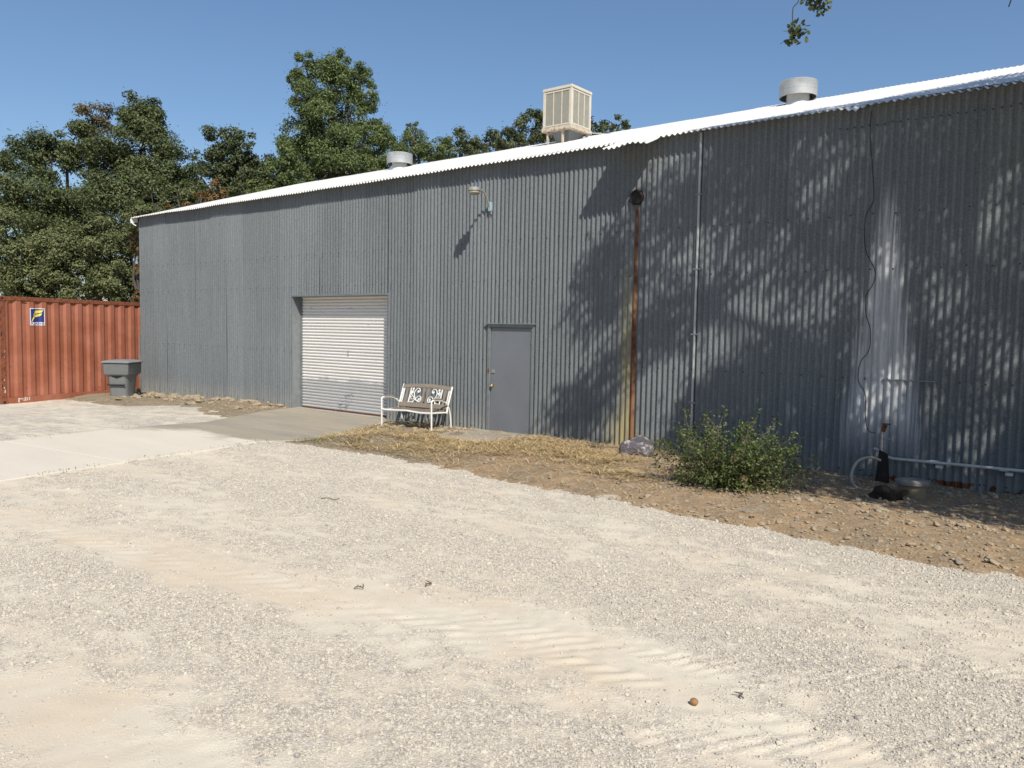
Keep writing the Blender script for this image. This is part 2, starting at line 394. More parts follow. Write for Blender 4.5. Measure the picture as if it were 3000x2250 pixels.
for y0, y1 in ((-2.78, -.0), (-6.55, -2.80), (-10.3, -6.57), (-14, -10.32)):
    l = edge_pts(APR_L, y0, y1); r = edge_pts(APR_R, y0, y1)
    tilt = lambda p: (p[0], p[1]+(skew(p[0]) if -13 < p[1] < -.5 and (abs(p[1]-y0) < 1e-6 or abs(p[1]-y1) < 1e-6) else 0))
    MB().prism([tilt(p) for p in r]+[tilt(p) for p in l[::-1]], -.14, .024).build('concrete_slab', M_APRON, apron, bevel=.01)
MB().prism([(-12.76, .0), (-12.76, .35), (-16.1, .35), (-16.1, .0)], -.14, .03).build('threshold_slab', M_CONC, apron)
MB().prism([(-10.25, -.95), (-9.9, -1.42), (-8.78, -1.38), (-8.72, 0), (-10.2, 0)], -.1, .066).build('door_step_slab', M_APRON, apron, bevel=.012)

# ------------------------------------------------------------------ the shed
PITCH_C = .0967; DEP = .036
UL, UR = -23.56, 5.2
EAVE_O, EAVE_Z, SLOPE, RIDGE_Y = .18, 5.08, .319, 5.65
RDX0, RDX1, RDZ = -16.1, -12.757, 2.706
PDX0, PDX1, PDZ = -9.93, -8.81, 2.10
shed = empty('metal_shed', (-10, 0, 0), label='long low shed of weathered corrugated galvanised iron with white roof', category='building')
shed.location = (0, 0, 0)
def wave(u):
    """corrugation, proud ridges with tightly rounded valleys; 0..1 with 1 = outermost"""
    t = .5+.5*np.cos(2*np.pi*(u-UL)/PITCH_C); return t**.8
def wall_sheets():
    W = PITCH_C*8; n = int(math.ceil((UR-UL)/W)); rowsz = [-.18, .3, .8, 1.3, 1.8, PDZ, RDZ, 3.1, 3.7, 4.2, 4.7, 5.16]
    for k in range(n):
        u0 = UL+k*W-(PITCH_C*.5 if k else 0); u1 = min(UL+(k+1)*W, UR)
        us = list(np.arange(u0, u1+1e-6, PITCH_C/9))
        for e in (RDX0, RDX1, PDX0, PDX1):
            if u0 < e < u1: us.append(e)
        us = sorted(us); off = -.003*(k % 2)-.002*random.random(); ph = random.random()*9
        idx = {}; V = []; F = []
        def vid(i, j):
            if (i, j) not in idx:
                u, z = us[i], rowsz[j]
                y = -DEP*float(wave(u))+off+.012*(vnoise(u*.8+ph, z*.7, 3)-.5)
                if z > 0: y -= .0
                zz = z
                if j == 0: zz = (-.14 if u < -20 else -.04)+.012*random.random()*(k % 3 == 0)
                V.append((u+.004*math.sin(z*1.3+ph), float(y), zz)); idx[(i, j)] = len(V)-1
            return idx[(i, j)]
        for i in range(len(us)-1):
            um = .5*(us[i]+us[i+1])
            for j in range(len(rowsz)-1):
                zm = .5*(rowsz[j]+rowsz[j+1])
                if RDX0 < um < RDX1 and zm < RDZ: continue
                if PDX0 < um < PDX1 and zm < PDZ: continue
                F.append((vid(i, j), vid(i+1, j), vid(i+1, j+1), vid(i, j+1)))
        if F:
            me = bpy.data.meshes.new('wall_sheet'); me.from_pydata(V, [], F); me.update(); link('wall_sheet', me, M_WALL, shed, smooth='all')
wall_sheets()
# roof: every sheet a piece; one has slipped out over the eave
SLIP0, SLIP1 = -7.10, -6.34
def roof_sheets():
    W = PITCH_C*8; x0 = UL-.2; n = int((UR+.3-x0)/W)+1
    # phase so that one sheet coincides with the slipped one
    first = SLIP0-math.ceil((SLIP0-x0)/W)*W
    for k in range(n+2):
        u0 = first+k*W; u1 = u0+W+PITCH_C*.4
        if u1 < x0+.05 or u0 > UR+.3: continue
        u0 = max(u0, x0); u1 = min(u1, UR+.3)
        slipped = abs(u0-SLIP0) < .02
        off = .0035*(k % 2)+.002*random.random()+(.012 if slipped else 0)
        ext = .38 if slipped else random.uniform(-.012, .012)
        us = np.arange(u0, u1+1e-6, PITCH_C/9); runs = np.array([-EAVE_O-ext, -.02, .4, 1.2, 2.1, 3.0, 3.9, 4.8, RIDGE_Y])
        V = []; nu = len(us)
        for b in runs:
            for u in us:
                z = EAVE_Z+SLOPE*(b+EAVE_O)+off+DEP*.9*float(.5+.5*math.cos(2*math.pi*(u-UL)/PITCH_C))+.008*float(vnoise(u*.6, b*.8, 7)-.5)
                if b < -.1 and slipped: z -= .03+.02*math.sin((u-u0)*9)
                if b < -.1: z -= .05*math.exp(-((u+3.32)/.12)**2)
                if b < .1: z += .012*float(vnoise(u*1.1, 2.2, 19)-.5)*2
                V.append((u, b, z))
        F = [(j*nu+i, j*nu+i+1, (j+1)*nu+i+1, (j+1)*nu+i) for j in range(len(runs)-1) for i in range(nu-1)]
        me = bpy.data.meshes.new('roof_sheet'); me.from_pydata(V, [], F); me.update(); link('roof_sheet', me, M_ROOF, shed, smooth='all')
roof_sheets()
RZ = EAVE_Z+SLOPE*(RIDGE_Y+EAVE_O)
MB().add([(UL-.2, RIDGE_Y, RZ), (UR+.3, RIDGE_Y, RZ), (UR+.3, 2*RIDGE_Y+.2, EAVE_Z), (UL-.2, 2*RIDGE_Y+.2, EAVE_Z)], [(0,1,2,3)]).build('roof_back_slope', M_ROOF, shed)
MB().tube([(UL-.22, RIDGE_Y, RZ-.012), (UR+.32, RIDGE_Y, RZ-.012)], .034, 8).build('ridge_cap', M_ROOF, shed, smooth=True)
MB().add([(UL, 0, -.3), (UL, 2*RIDGE_Y, -.3), (UL, 2*RIDGE_Y, 5.05), (UL, RIDGE_Y, RZ-.05), (UL, 0, 5.05)], [(0,4,3,2,1)]).build('gable_wall', M_WALL, shed)
MB().box(UL, UR, 2*RIDGE_Y, 2*RIDGE_Y+.05, -.2, 5.0).build('back_wall', M_WALL, shed)
MB().box(UR, UR+.04, 0, 2*RIDGE_Y, -.2, 5.0).build('end_wall', M_WALL, shed)
# rake board with its curled white trim
MB().add([(UL-.21, -.2, EAVE_Z+.0), (UL-.21, RIDGE_Y, RZ), (UL-.21, RIDGE_Y, RZ-.17), (UL-.21, -.2, EAVE_Z-.14), (UL-.18, -.2, EAVE_Z), (UL-.18, RIDGE_Y, RZ), (UL-.18, RIDGE_Y, RZ-.17), (UL-.18, -.2, EAVE_Z-.14)],
   [(0,1,2,3),(7,6,5,4),(0,3,7,4),(3,2,6,7),(1,0,4,5)]).build('rake_board', M_TRIMW, shed)
MB().tube([(UL-.2, -.2, EAVE_Z-.03), (UL-.17, -.19, EAVE_Z-.1), (UL-.12, -.15, EAVE_Z-.17), (UL-.07, -.1, EAVE_Z-.21)], .016, 6).build('rake_curl', M_TRIMW, shed)
MB().box(UL-.19, UR, .004, .035, 4.9, 5.12).build('eave_shadow_board', M_DARK, shed)  # black board put in as the shadow under the eave
MB().box(UL, RDX0-.01, .004, .2, -.4, -.05).box(RDX1+.01, UR, .004, .2, -.4, .02).build('foundation', M_CONC, shed)
MB().box(-8.7, UR, -.06, .0, -.12, .035).build('sill_board', plain('weathered_sill', (.10, .085, .07), .9, 0, .3, 5, .004, 40), shed, bevel=.006)
MB().box(UL-.02, UL+.03, -.045, .05, -.14, 5.0).build('corner_flashing', M_TRIM, shed, bevel=.006)
MB().add([(UL-.09, -.05, -.14), (UL+.02, -.052, -.14), (UL+.03, -.052, 1.75), (UL-.035, -.06, 1.72), (UL-.05, -.075, .95)], [(0,1,2,3,4)]).build('bent_flashing', M_TRIM, shed)
# screw heads in rows
sc = MB()
for zrow, step in ((.13, 3), (1.42, 3), (2.92, 3), (3.66, 3), (4.86, 1)):
    k = 0; u = UL+PITCH_C*2
    while u < UR:
        if not (RDX0 < u < RDX1 and zrow < RDZ) and not (PDX0 < u < PDX1 and zrow < PDZ) and (zrow < 4.8 or u > -3.6):
            z = zrow+random.uniform(-.012, .012); y = -DEP-.006
            m = Matrix.Translation((u, y, z)) @ Matrix.Rotation(math.pi/2, 4, 'X')
            sc.lathe([(0, .008), (.006, .008), (.0065, .003), (.013, .002), (.013, -.004)], 7, (0,0,0), m)
        u += PITCH_C*step; k += 1
sc.build('screw_heads', plain('screw_steel', (.05, .05, .05), .6, .3), shed, kind='stuff')
# lapped repair sheet low on the wall by the pipework
pv = []; pf = []; us = np.arange(-2.82, -2.185, PITCH_C/8)
for z in (.02, .7, 1.42):
    for u in us: pv.append((u, -DEP*float(wave(u))-.010, z))
pf = [(j*len(us)+i, j*len(us)+i+1, (j+1)*len(us)+i+1, (j+1)*len(us)+i) for j in range(2) for i in range(len(us)-1)]
MB().add(pv, pf).build('repair_sheet', M_WALL, shed, smooth='all')
MB().box(-2.83, -2.18, -DEP-.018, -DEP*.2, 1.415, 1.428).build('repair_sheet_lip', M_TRIM, shed)
# roll-up door
RY = .225
rd = MB().box(RDX0+.06, RDX1-.0, RY+.03, RY+.05, -.0, RDZ+.2).build('roll_up_door', plain('door_backing', (.10, .10, .10), .8), shed)
rd['label'] = 'cream ribbed roll-up door with bare metal showing low down'
NS = 37; SH = (RDZ-.05)/NS
prof = [(0, .010), (.08, .003), (.2, -.008), (.4, -.015), (.6, -.0165), (.78, -.012), (.9, -.003), (.965, .006), (1.0, .010)]
sv = []; sf = []
for x in (RDX0+.065, RDX1-.004):
    for t, y in prof: sv.append((x, y, t*SH))
n_ = len(prof); sf = [(i, n_+i, n_+i+1, i+1) for i in range(n_-1)]
slat_me = bpy.data.meshes.new('slat'); slat_me.from_pydata(sv, [], sf); slat_me.update()
for i in range(NS):
    o = link('slat', slat_me, M_SLAT, rd, smooth='all'); o.location = (0, RY+random.uniform(-.001, .001), .05+i*SH)
MB().box(RDX0+.065, RDX1-.004, RY-.02, RY+.02, .032, .062).build('bottom_bar', M_RUST, rd)
for a_, b_ in ((RDX0, RDX0+.055), (RDX1, RDX1+.04)): MB().box(a_, b_, RY-.03, RY+.05, 0, RDZ).build('guide_rail', M_TRIM, rd)
MB().box(-14.33, -14.315, RY-.03, RY-.012, 1.34, 1.47).build('pull_latch', M_STEEL, rd)
for a_, b_ in ((RDX0-.03, RDX0+.006), (RDX1-.006, RDX1+.03)): MB().box(a_, b_, -.034, RY+.05, -.02, RDZ).build('door_jamb_flashing', M_TRIM, shed, bevel=.004)
MB().box(RDX0-.03, RDX1+.03, -.048, RY+.05, RDZ-.012, RDZ+.03).build('door_head_flashing', M_TRIM, shed, bevel=.004)
# steel personnel door
pdoor = MB().box(-9.852, -8.872, -.012, .033, .055, 2.035).build('door', M_DOORGREY, shed, bevel=.004)
pdoor['label'] = 'flat grey steel door with brass knob'
MB().box(PDX0, -9.858, -.04, .06, -.02, PDZ).box(-8.866, PDX1, -.04, .06, -.02, PDZ).box(-9.858, -8.866, -.04, .06, 2.042, PDZ).build('door_frame', M_TRIM, shed, bevel=.004)
MB().box(PDX0-.03, PDX1+.03, -.085, .0, PDZ, PDZ+.022).build('drip_cap', M_TRIM, shed, bevel=.003)
MB().box(-9.87, -8.85, -.10, .05, -.03, .048).build('door_sill', plain('mossy_sill', (.16, .15, .085), .9, 0, .3, 9), shed, bevel=.006)
mk = Matrix.Translation((-9.795, -.014, .93)) @ Matrix.Rotation(math.pi/2, 4, 'X')
MB().lathe([(.0, .062), (.018, .062), (.030, .050), (.031, .036), (.018, .022), (.012, .018), (.012, .006), (.036, .005), (.036, -.001)], 18, (0,0,0), mk).build('knob', M_BRASS, pdoor, smooth=True)
MB().box(-9.83, -9.745, -.024, -.012, 1.17, 1.235).box(-9.80, -9.775, -.032, -.024, 1.185, 1.225).build('deadbolt_plate', M_STEEL, pdoor, bevel=.002)
MB().box(-9.82, -9.735, -.016, -.012, 1.02, 1.13).build('patch_plate', M_DOORGREY, pdoor, bevel=.001)
MB().box(-9.905, -9.875, -.0445, -.04, 1.16, 1.25).build('strike_rust', M_RUST, shed)
for z in (1.80, .24, 1.02):
    MB().tube([(-8.869, -.026, z-.055), (-8.869, -.026, z+.055)], .011, 8).box(-8.905, -8.869, -.016, -.012, z-.05, z+.05).build('hinge', M_TRIM, pdoor)
# flue hole with its blackened rim
mh = Matrix.Translation((-6.736, 0, 4.21)) @ Matrix.Rotation(math.pi/2, 4, 'X')
fl = MB().lathe([(.125, -.02), (.125, .075), (.112, .082), (.104, .075), (.102, .053), (.0, .053)], 24, (0,0,0), mh).build('flue_stub', M_DARK, shed, smooth=True)
fl['label'] = 'round black flue hole above the rust streak'
fr = []
for q in range(5):
    a = .25+q*.25; fr.append((-6.736+.112*math.cos(a), -.086, 4.21+.112*math.sin(a)))
MB().tube(fr, .009, 6).build('rusty_rim', M_RUST, fl)
# corrugated underside battens seen below eave: purlin ends shadow board already stands behind

# ------------------------------------------------------------------ things on the shed
def roof_z(b): return EAVE_Z+SLOPE*(b+EAVE_O)
def vent(x, b, k, label):
    t = empty('roof_vent', (x, b, roof_z(b)), label=label, category='vent', group='roof vents near the ridge')
    MB().lathe([(.30*k, -.11), (.27*k, .02), (.245*k, .05), (.24*k, .24), (.0, .25)], 28).build('neck', M_TRIMW, t, smooth=True)
    MB().lathe([(.385*k, .13), (.405*k, .13), (.405*k, .26), (.409*k, .264), (.409*k, .278), (.405*k, .282), (.405*k, .42), (.41*k, .428), (.405*k, .436), (.3*k, .446), (0, .45)], 32).build('cap', M_VENT, t, smooth=True)
    MB().lathe([(.385*k, .131), (.384*k, .38), (.0, .38)], 28).build('cap_lining', M_VENT, t, smooth=True)
    for a in range(4):
        q = a*math.pi/2+.5; MB().tube([(.235*k*math.cos(q), .235*k*math.sin(q), .19), (.385*k*math.cos(q), .385*k*math.sin(q), .21)], .012, 5).build('bracket', M_RUST, t)
vent(-5.95, 5.0, .92, 'squat round metal roof vent nearest the tree, right of the cooler')
vent(-17.8, 5.0, .94, 'small round roof vent on the far left part of the roof')
# evaporative cooler on legs
cx0, cx1, cy0, cy1, cz0, cz1 = -11.74, -10.91, 4.0, 4.84, 6.79, 7.76
ec = empty('evaporative_cooler', (cx0, cy0, 6.4), label='boxy cream evaporative cooler on rusty legs on the roof', category='cooler')
def L(mb): mb.v = [(x-cx0, y-cy0, z-6.4) for x, y, z in mb.v]; return mb
L(MB().box(cx0+.03, cx1-.03, cy0+.03, cy1-.03, cz0+.05, cz1-.03)).build('cabinet', M_CREAM, ec)
for x in (cx0, cx1-.055):
    for y in (cy0, cy1-.055): L(MB().box(x, x+.055, y, y+.055, cz0, cz1)).build('corner_post', M_CREAM, ec, bevel=.004)
L(MB().box(cx0-.012, cx1+.012, cy0-.012, cy1+.012, cz1-.055, cz1+.012)).build('top_pan', M_CREAM, ec, bevel=.008)
L(MB().box(cx0-.02, cx1+.02, cy0-.02, cy1+.02, cz0-.03, cz0+.06)).build('bottom_pan', M_CREAMR, ec, bevel=.006)
def grille(face):
    Lw = .83-.11
    fr = MB(); pd_ = []
    z0, z1 = cz0+.075, cz1-.075
    def bx(a0, a1, z0_, z1_, d0, d1):
        m = MB()
        if face == 'front': m.box(cx0+.055+a0, cx0+.055+a1, cy0-d1+.02, cy0-d0+.02, z0_, z1_)
        else: m.box(cx1+d0-.02, cx1+d1-.02, cy0+.055+a0, cy0+.055+a1, z0_, z1_)
        return L(m)
    p = bx(0, Lw, z0, z1, -.012, .0).build('pad_frame', M_CREAM, ec)
    for k in range(3):
        a = k*Lw/3
        bx(a, a+.022, z0, z1, .0005, .018).build('mullion', M_CREAM, p)
        # louvred pad
        m = MB(); nl = 34
        for i in range(nl):
            zz = z0+.03+i*(z1-z0-.06)/nl
            q = bx(a+.024, a+Lw/3-.002, zz, zz+(z1-z0-.06)/nl*.62, .001, .009); m.add(q.v, q.f)
        m.build('pad_louvre', M_PAD, p)
    bx(Lw-.02, Lw, z0, z1, .0005, .018).build('mullion', M_CREAM, p)
    bx(0, Lw, z1-.03, z1, .0005, .02).build('pad_rail', M_CREAM, p); bx(0, Lw, z0, z0+.03, .0005, .02).build('pad_rail', M_CREAM, p)
grille('front'); grille('side')
for x, y in ((cx0+.1, cy0+.03), (cx1-.29, cy0+.03), (cx1-.08, cy1-.1), (cx0+.1, cy1-.1)):
    L(MB().box(x, x+.045, y, y+.045, roof_z(y)-.02, cz0-.02)).build('leg', M_CREAMR, ec)
dm = MB(); a = [(cx0+.2, cy0+.12), (cx1-.12, cy0+.12), (cx1-.12, cy1-.12), (cx0+.2, cy1-.12)]; b_ = [(cx0+.3, cy0+.2), (cx1-.2, cy0+.2), (cx1-.2, cy1-.2), (cx0+.3, cy1-.2)]
dm.add([(x, y, cz0-.03) for x, y in a]+[(x, y, 6.42) for x, y in b_], [(i, (i+1) % 4, 4+(i+1) % 4, 4+i) for i in range(4)])
L(dm).build('duct', M_TRIM, ec)
L(MB().tube([(cx1-.02, cy1-.1, cz0+.0), (cx1+.25, cy1+.1, cz0-.01), (cx1+.6, cy1+.2, cz0-.03)], .012, 6)).build('supply_pipe', M_STEEL, ec)
# yard lamp on a bent arm
yl = empty('wall_lamp', (-9.894, 0, 4.30), label='barn light on a curved arm high on the shed wall', category='lamp')
M_LAMP = plain('lamp_metal', (.36, .34, .28), .5, .3, .15, 12); M_LENS = plain('dusty_lens', (.30, .29, .23), .45, 0, .1, 12)
MB().box(-.035, .035, -.085, -.026, -.07, .1).build('mount_box', plain('pale_blue_box', (.33, .46, .52), .5, .1, .15, 12), yl, bevel=.008)
arm = [(0, -.05, .0), (0, -.10, .05), (0, -.15, .16), (0, -.23, .25), (0, -.32, .285), (0, -.42, .285)]
MB().tube(arm, .018, 8).build('arm', M_LAMP, yl, smooth=True)
MB().lathe([(0, .035), (.09, .03), (.118, .015), (.12, -.035), (.112, -.04), (.0, -.04)], 24, (0, -.52, .28)).build('lamp_head', M_LAMP, yl, smooth=True)
MB().lathe([(.105, -.041), (.108, -.075), (.085, -.10), (.0, -.105)], 24, (0, -.52, .28)).build('lens', M_LENS, yl, smooth=True)
MB().lathe([(.026, .03), (.026, .075), (.0, .078)], 12, (0, -.48, .28)).build('photocell', plain('blue_photocell', (.05, .22, .75), .4), yl, smooth=True)
MB().tube([(.012, -.04, -.07), (.02, -.045, -.13)], .018, 8).build('conduit_nipple', M_STEEL, yl)
# conduit and other pipes on the wall
cd = empty('wall_conduit', (-5.625, -.05, 0), label='tall grey conduit strapped upright to the shed wall', category='conduit')
MB().tube([(0, 0, .02), (0, 0, 3.0), (0, 0, 5.1)], .021, 10).build('pipe', plain('grey_conduit', (.42, .43, .44), .45, .35, .15, 3), cd, smooth=True)
for z in (4.16, 3.0, 1.98, .9):
    MB().box(-.06, .06, -.026, .026, z-.012, z+.012).build('strap', M_TRIM, cd, bevel=.003)
pts = [(-3.14, 5.05), (-3.14, 4.72), (-3.07, 4.1), (-3.06, 3.83), (-3.15, 3.62), (-3.13, 3.19), (-3.0, 2.91), (-3.01, 2.72), (-3.1, 2.54), (-3.08, 2.29), (-3.02, 2.1), (-3.02, 1.82), (-3.13, 1.63), (-3.14, 1.38), (-3.04, 1.2), (-3.01, .95), (-2.93, .74), (-2.83, .70)]
def smoothline(pts, n=5):
    P = [Vector(p) for p in pts]; out = []
    for i in range(len(P)-1):
        a, b, c, d = P[max(i-1, 0)], P[i], P[i+1], P[min(i+2, len(P)-1)]
        for k in range(n):
            t = k/n; out.append(.5*((2*b)+(c-a)*t+(2*a-5*b+4*c-d)*t*t+(3*b-a-3*c+d)*t**3))
    return out+[P[-1]]
MB().tube(smoothline([(u, -.045-(.22 if z < .75 else 0)-(.08 if .75 <= z < 1 else 0), z) for u, z in pts]), .0055, 6).build('hanging_cable', plain('black_cable', (.012, .012, .013), .6), label='thin black cable hanging in loose curves down the shaded wall', category='cable')
M_PVC = plain('weathered_pvc', (.50, .51, .50), .55, 0, .15, 6)
pv_ = empty('water_pipe', (-2.65, -.11, .36), label='white plastic pipe running level along the foot of the wall', category='pipe')
MB().tube([(0, 0, 0), (.5, 0, .008), (1.6, 0, .02), (7.4, 0, .03)], .020, 10).build('pipe', M_PVC, pv_, smooth=True)
MB().tube([(-.17, -.2, .14), (-.12, -.15, .10), (-.04, -.03, .02), (.02, 0, 0)], .020, 10).build('elbow', M_PVC, pv_, smooth=True)
for x in (.52, 1.3, 2.6): MB().tube([(x-.05, 0, .01), (x+.05, 0, .012)], .026, 10).box(x+.02, x+.10, -.02, .05, -.06, -.022).build('coupling', M_PVC, pv_)
wp = empty('well_standpipe', (-2.70, -.36, 0), label='rusty standpipe post with old tap fittings before the wall', category='standpipe')
MB().add([(-.09, -.05, -.1), (.09, -.05, -.1), (.10, .06, -.1), (-.09, .06, -.1), (-.045, -.03, .50), (.05, -.03, .46), (.055, .04, .44), (-.04, .04, .49)], [(0,1,5,4),(1,2,6,5),(2,3,7,6),(3,0,4,7),(4,5,6,7)]).build('post', plain('black_iron_post', (.022, .014, .011), .85, .1, .3, 20, .003, 60), wp, bevel=.008)
MB().lathe([(.018, .46), (.018, .53), (.027, .53), (.027, .555), (.02, .555), (.02, .60), (.026, .60), (.026, .625), (.018, .625), (.018, .68), (.025, .68), (.025, .71), (.016, .72), (.016, .74)], 12, (-.02, 0, 0)).build('riser', M_STEEL, wp, smooth=True)
MB().tube([(-.01, 0, .74), (0, 0, .80), (.03, -.02, .85)], [.026, .03, .02], 10).box(-.03, .07, -.03, .03, .835, .853).build('valve', M_RUST, wp, bevel=.003)
MB().tube([(0, -.01, .655), (.07, -.03, .65), (.12, -.04, .66)], .009, 8).tube([(.12, -.04, .63), (.12, -.04, .70)], .007, 6).build('spigot', M_STEEL, wp)
MB().tube(smoothline([(-2.72, -.40, .36), (-2.82, -.5, .40), (-2.93, -.62, .36), (-2.97, -.75, .24), (-2.93, -.9, .12), (-2.8, -1.05, .05), (-2.66, -1.2, .045)], 6), .019, 10).build('water_hose', plain('grey_hose', (.36, .34, .28), .6, 0, .2, 8), smooth=True, label='pale stiff hose arching from the standpipe down to the dirt', category='hose')
wl = empty('concrete_well', (-2.17, -1.12, .115), label='round concrete well lid in the shaded dirt by the standpipe', category='well')
MB().lathe([(0, .163), (.17, .16), (.195, .15), (.195, .11), (.18, .105)], 24).build('lid', plain('lid_concrete', (.20, .195, .18), .9, 0, .25, 8, .004, 50), wl, smooth=True)
MB().lathe([(.16, .107), (.16, -.14)], 20).build('casing', plain('casing_concrete', (.24, .19, .12), .9, 0, .25, 8, .004, 50), wl, smooth=True)

# ------------------------------------------------------------------ shipping container
CA = Vector((-22.6, -4.1, -.13)); cdir = Vector((-1.45, 4.32, 0)).normalized(); cn = Vector((cdir.y, -cdir.x, 0))
cont = empty('shipping_container', CA, math.atan2(cdir.y, cdir.x), label='faded rust-red corrugated shipping container beyond the shed', category='container')
# local x along the side, local -y outwards to the camera
CHt, CLn, CW = 2.75, 6.06, 2.44
def contmat():
    m = MT('container_paint', .55, 0, .4); v = m.obj(); x, y, z = m.xyz(v)
    b = m.noise(v, 1.1, 4, .6); s = m.noise(m.scaled(v, (7, 7, .8)), 1, 4, .6); f = m.noise(v, 9, 5, .65)
    col = m.mul(m.mix(b.ss(.35, .68), (.30, .098, .052), (.38, .145, .092)), (s-.5)*.35+1.0)
    col = m.mix((f.ss(.60, .68)*(z*-1+1.6).ss(-.6, 1.2))*.7, col, (.11, .04, .024))
    col = m.mix(m.noise(v, 3.1, 5, .7).ss(.63, .7)*.5, col, (.24, .085, .03))
    col = m.mix(m.noise(v, 22, 3, .7).ss(.72, .76)*.6, col, (.55, .42, .36))
    m.color(col); m.inp('Roughness', ((f-.5)*.3+.55).sat()); m.bump(f, .002); return m.mat
M_CONT = contmat()
M_POST = plain('rusty_container_post', (.23, .075, .035), .75, 0, .3, 8, .003, 50, (.12, .04, .02), (.5, .62))
CP0 = .37
def cprof(s):
    t = ((s-.12) % CP0)/CP0
    d = np.interp(t, [0, .28, .46, .74, .92, 1.0], [0, 0, 1, 1, 0, 0]); return .004+.036*d     # depth behind rail face
def clocal(s, z, off=0): return (s, float(cprof(s))-off, z)
ss = [.16]; x_ = .16
brk = sorted({round(.12+CP0*k+CP0*t, 4) for k in range(-1, 17) for t in (0, .28, .46, .74, .92)}); ss = [.155]+[q for q in brk if .155 < q < CLn-.155]+[CLn-.155]
V = []
for z in (.17, CHt-.10): V += [clocal(s, z) for s in ss]
n_ = len(ss)
MB().add(V, [(i, i+1, n_+i+1, n_+i) for i in range(n_-1)]).build('side_panel', M_CONT, cont)
MB().box(0, CLn, -.006, .07, CHt-.105, CHt).build('top_rail', M_POST, cont, bevel=.006)
MB().box(.1, CLn-.1, -.004, .07, .0, .165).build('bottom_rail', M_CONT, cont, bevel=.006)
for s in (0, CLn-.15): MB().box(s, s+.15, -.012, .16, .1, CHt-.1).build('corner_post', M_POST, cont, bevel=.008)
for s in (-.012, CLn-.168):
    for z in (-.004, CHt-.122):
        q = MB().box(s, s+.18, -.022, .17, z, z+.125).build('corner_casting', M_POST, cont, bevel=.006)
        MB().box(s+.06, s+.12, -.0245, -.02, z+.035, z+.09).build('casting_hole_shade', M_DARK, q)  # black plate on the face, painted shade of an uncut hole
for z in (.42, 1.2, 1.75, 2.3): MB().box(.028, .045, -.0145, -.01, z, z+.1).build('lashing_slot_shade', M_DARK, cont)  # black strips standing for the dark inside of slots
MB().box(0, CLn, .08, CW, .12, CHt-.02).build('body', M_CONT, cont)
MB().box(-.02, .0, .17, CW-.17, .1, CHt-.05).build('end_door', M_CONT, cont)
# rectangles of bare edge where the panel is torn under the top rail
M_ORANGE = plain('bare_orange_primer', (.55, .24, .07), .7, 0, .3, 12)
for s0 in (.2, .36, .68): MB().add([clocal(s0, 2.60, .003), clocal(s0+.14, 2.60, .003), clocal(s0+.13, 2.645, .003), clocal(s0+.05, 2.645, .003)], [(0,1,2,3)]).build('scraped_edge', M_ORANGE, cont)
# sticker
S0, S1, Z0, Z1 = .845, 1.285, 2.02, 2.47
def decal(poly_rows, off, name, mt, parent):
    """rows of (s,z) left/right pairs laid on the corrugated side"""
    V = []; F = []
    for a, b in poly_rows: V += [clocal(*a, off), clocal(*b, off)]
    F = [(2*i, 2*i+1, 2*i+3, 2*i+2) for i in range(len(poly_rows)-1)]
    return MB().add(V, F).build(name, mt, parent)
def cols(s0, s1, z0, z1, n=40): return [((s0+(s1-s0)*i/n, z0), (s0+(s1-s0)*i/n, z1)) for i in range(n+1)]
M_SW = plain('sticker_white', (.75, .74, .78), .5, 0, .05, 9); M_SB = plain('sticker_blue', (.028, .04, .19), .5, 0, .2, 9); M_SY = plain('sticker_yellow', (.80, .70, .12), .5, 0, .1, 9)
stk = decal(cols(S0, S1, Z0, Z1), .004, 'sticker', M_SW, cont); stk['label'] = 'square white bordered sticker with blue field and yellow wave emblem'
decal(cols(S0+.028, S1-.028, Z0+.085, Z1-.022), .006, 'blue_field', M_SB, stk)
def sm(pts, n=8): return [tuple(p)[:2] for p in smoothline([(a, b, 0) for a, b in pts], n)]
def wavefill(top, bot, name):
    T = sm(top); B = sm(bot); w_ = S1-S0-.056; h_ = Z1-Z0-.107; q = lambda p: (S0+.028+p[0]*w_, Z0+.085+p[1]*h_)
    decal([(q(b), q(t)) for t, b in zip(T, B)], .0085, name, M_SY, stk)
wavefill([(.04, .02), (.08, .16), (.17, .36), (.32, .53), (.55, .60), (.76, .66), (.86, .70)], [(.05, .0), (.13, .10), (.22, .24), (.36, .36), (.56, .42), (.74, .48), (.83, .62)], 'emblem_lower_wave')
wavefill([(.20, .46), (.22, .62), (.30, .78), (.46, .88), (.66, .90), (.84, .92), (.96, .98)], [(.22, .44), (.30, .55), (.42, .63), (.56, .68), (.72, .71), (.85, .78), (.94, .92)], 'emblem_upper_wave')
def lettering(txt, size, s, z, mt, parent, name='lettering', off=.007, stretch=1, bold=0):
    c = bpy.data.curves.new(name, 'FONT'); c.body = txt; c.size = size; c.align_x = 'CENTER'; c.offset = bold
    o = bpy.data.objects.new(name, c); COL.objects.link(o); bpy.context.view_layer.update()
    me = bpy.data.meshes.new_from_object(o.evaluated_get(bpy.context.evaluated_depsgraph_get())); bpy.data.objects.remove(o)
    for v in me.vertices:
        ls = s+v.co.x*stretch; lz = z+v.co.y; v.co = Vector(clocal(ls, lz, off) if off < .02 else (ls, -off, lz))
    me.materials.clear(); return link(name, me, mt, parent)
lettering('FLORENS', .075, (S0+S1)/2, Z0+.018, M_SB, stk, stretch=1.25, bold=.001)
M_CHALK = plain('chalk', (.50, .36, .30), .9)
lettering('GRD', .085, .075, 1.33, M_CHALK, cont, 'chalk_mark', .0165, .75); lettering('2', .14, .085, 1.14, M_CHALK, cont, 'chalk_mark', .0165)
M_WSM = plain('white_smear', (.60, .50, .46), .8)
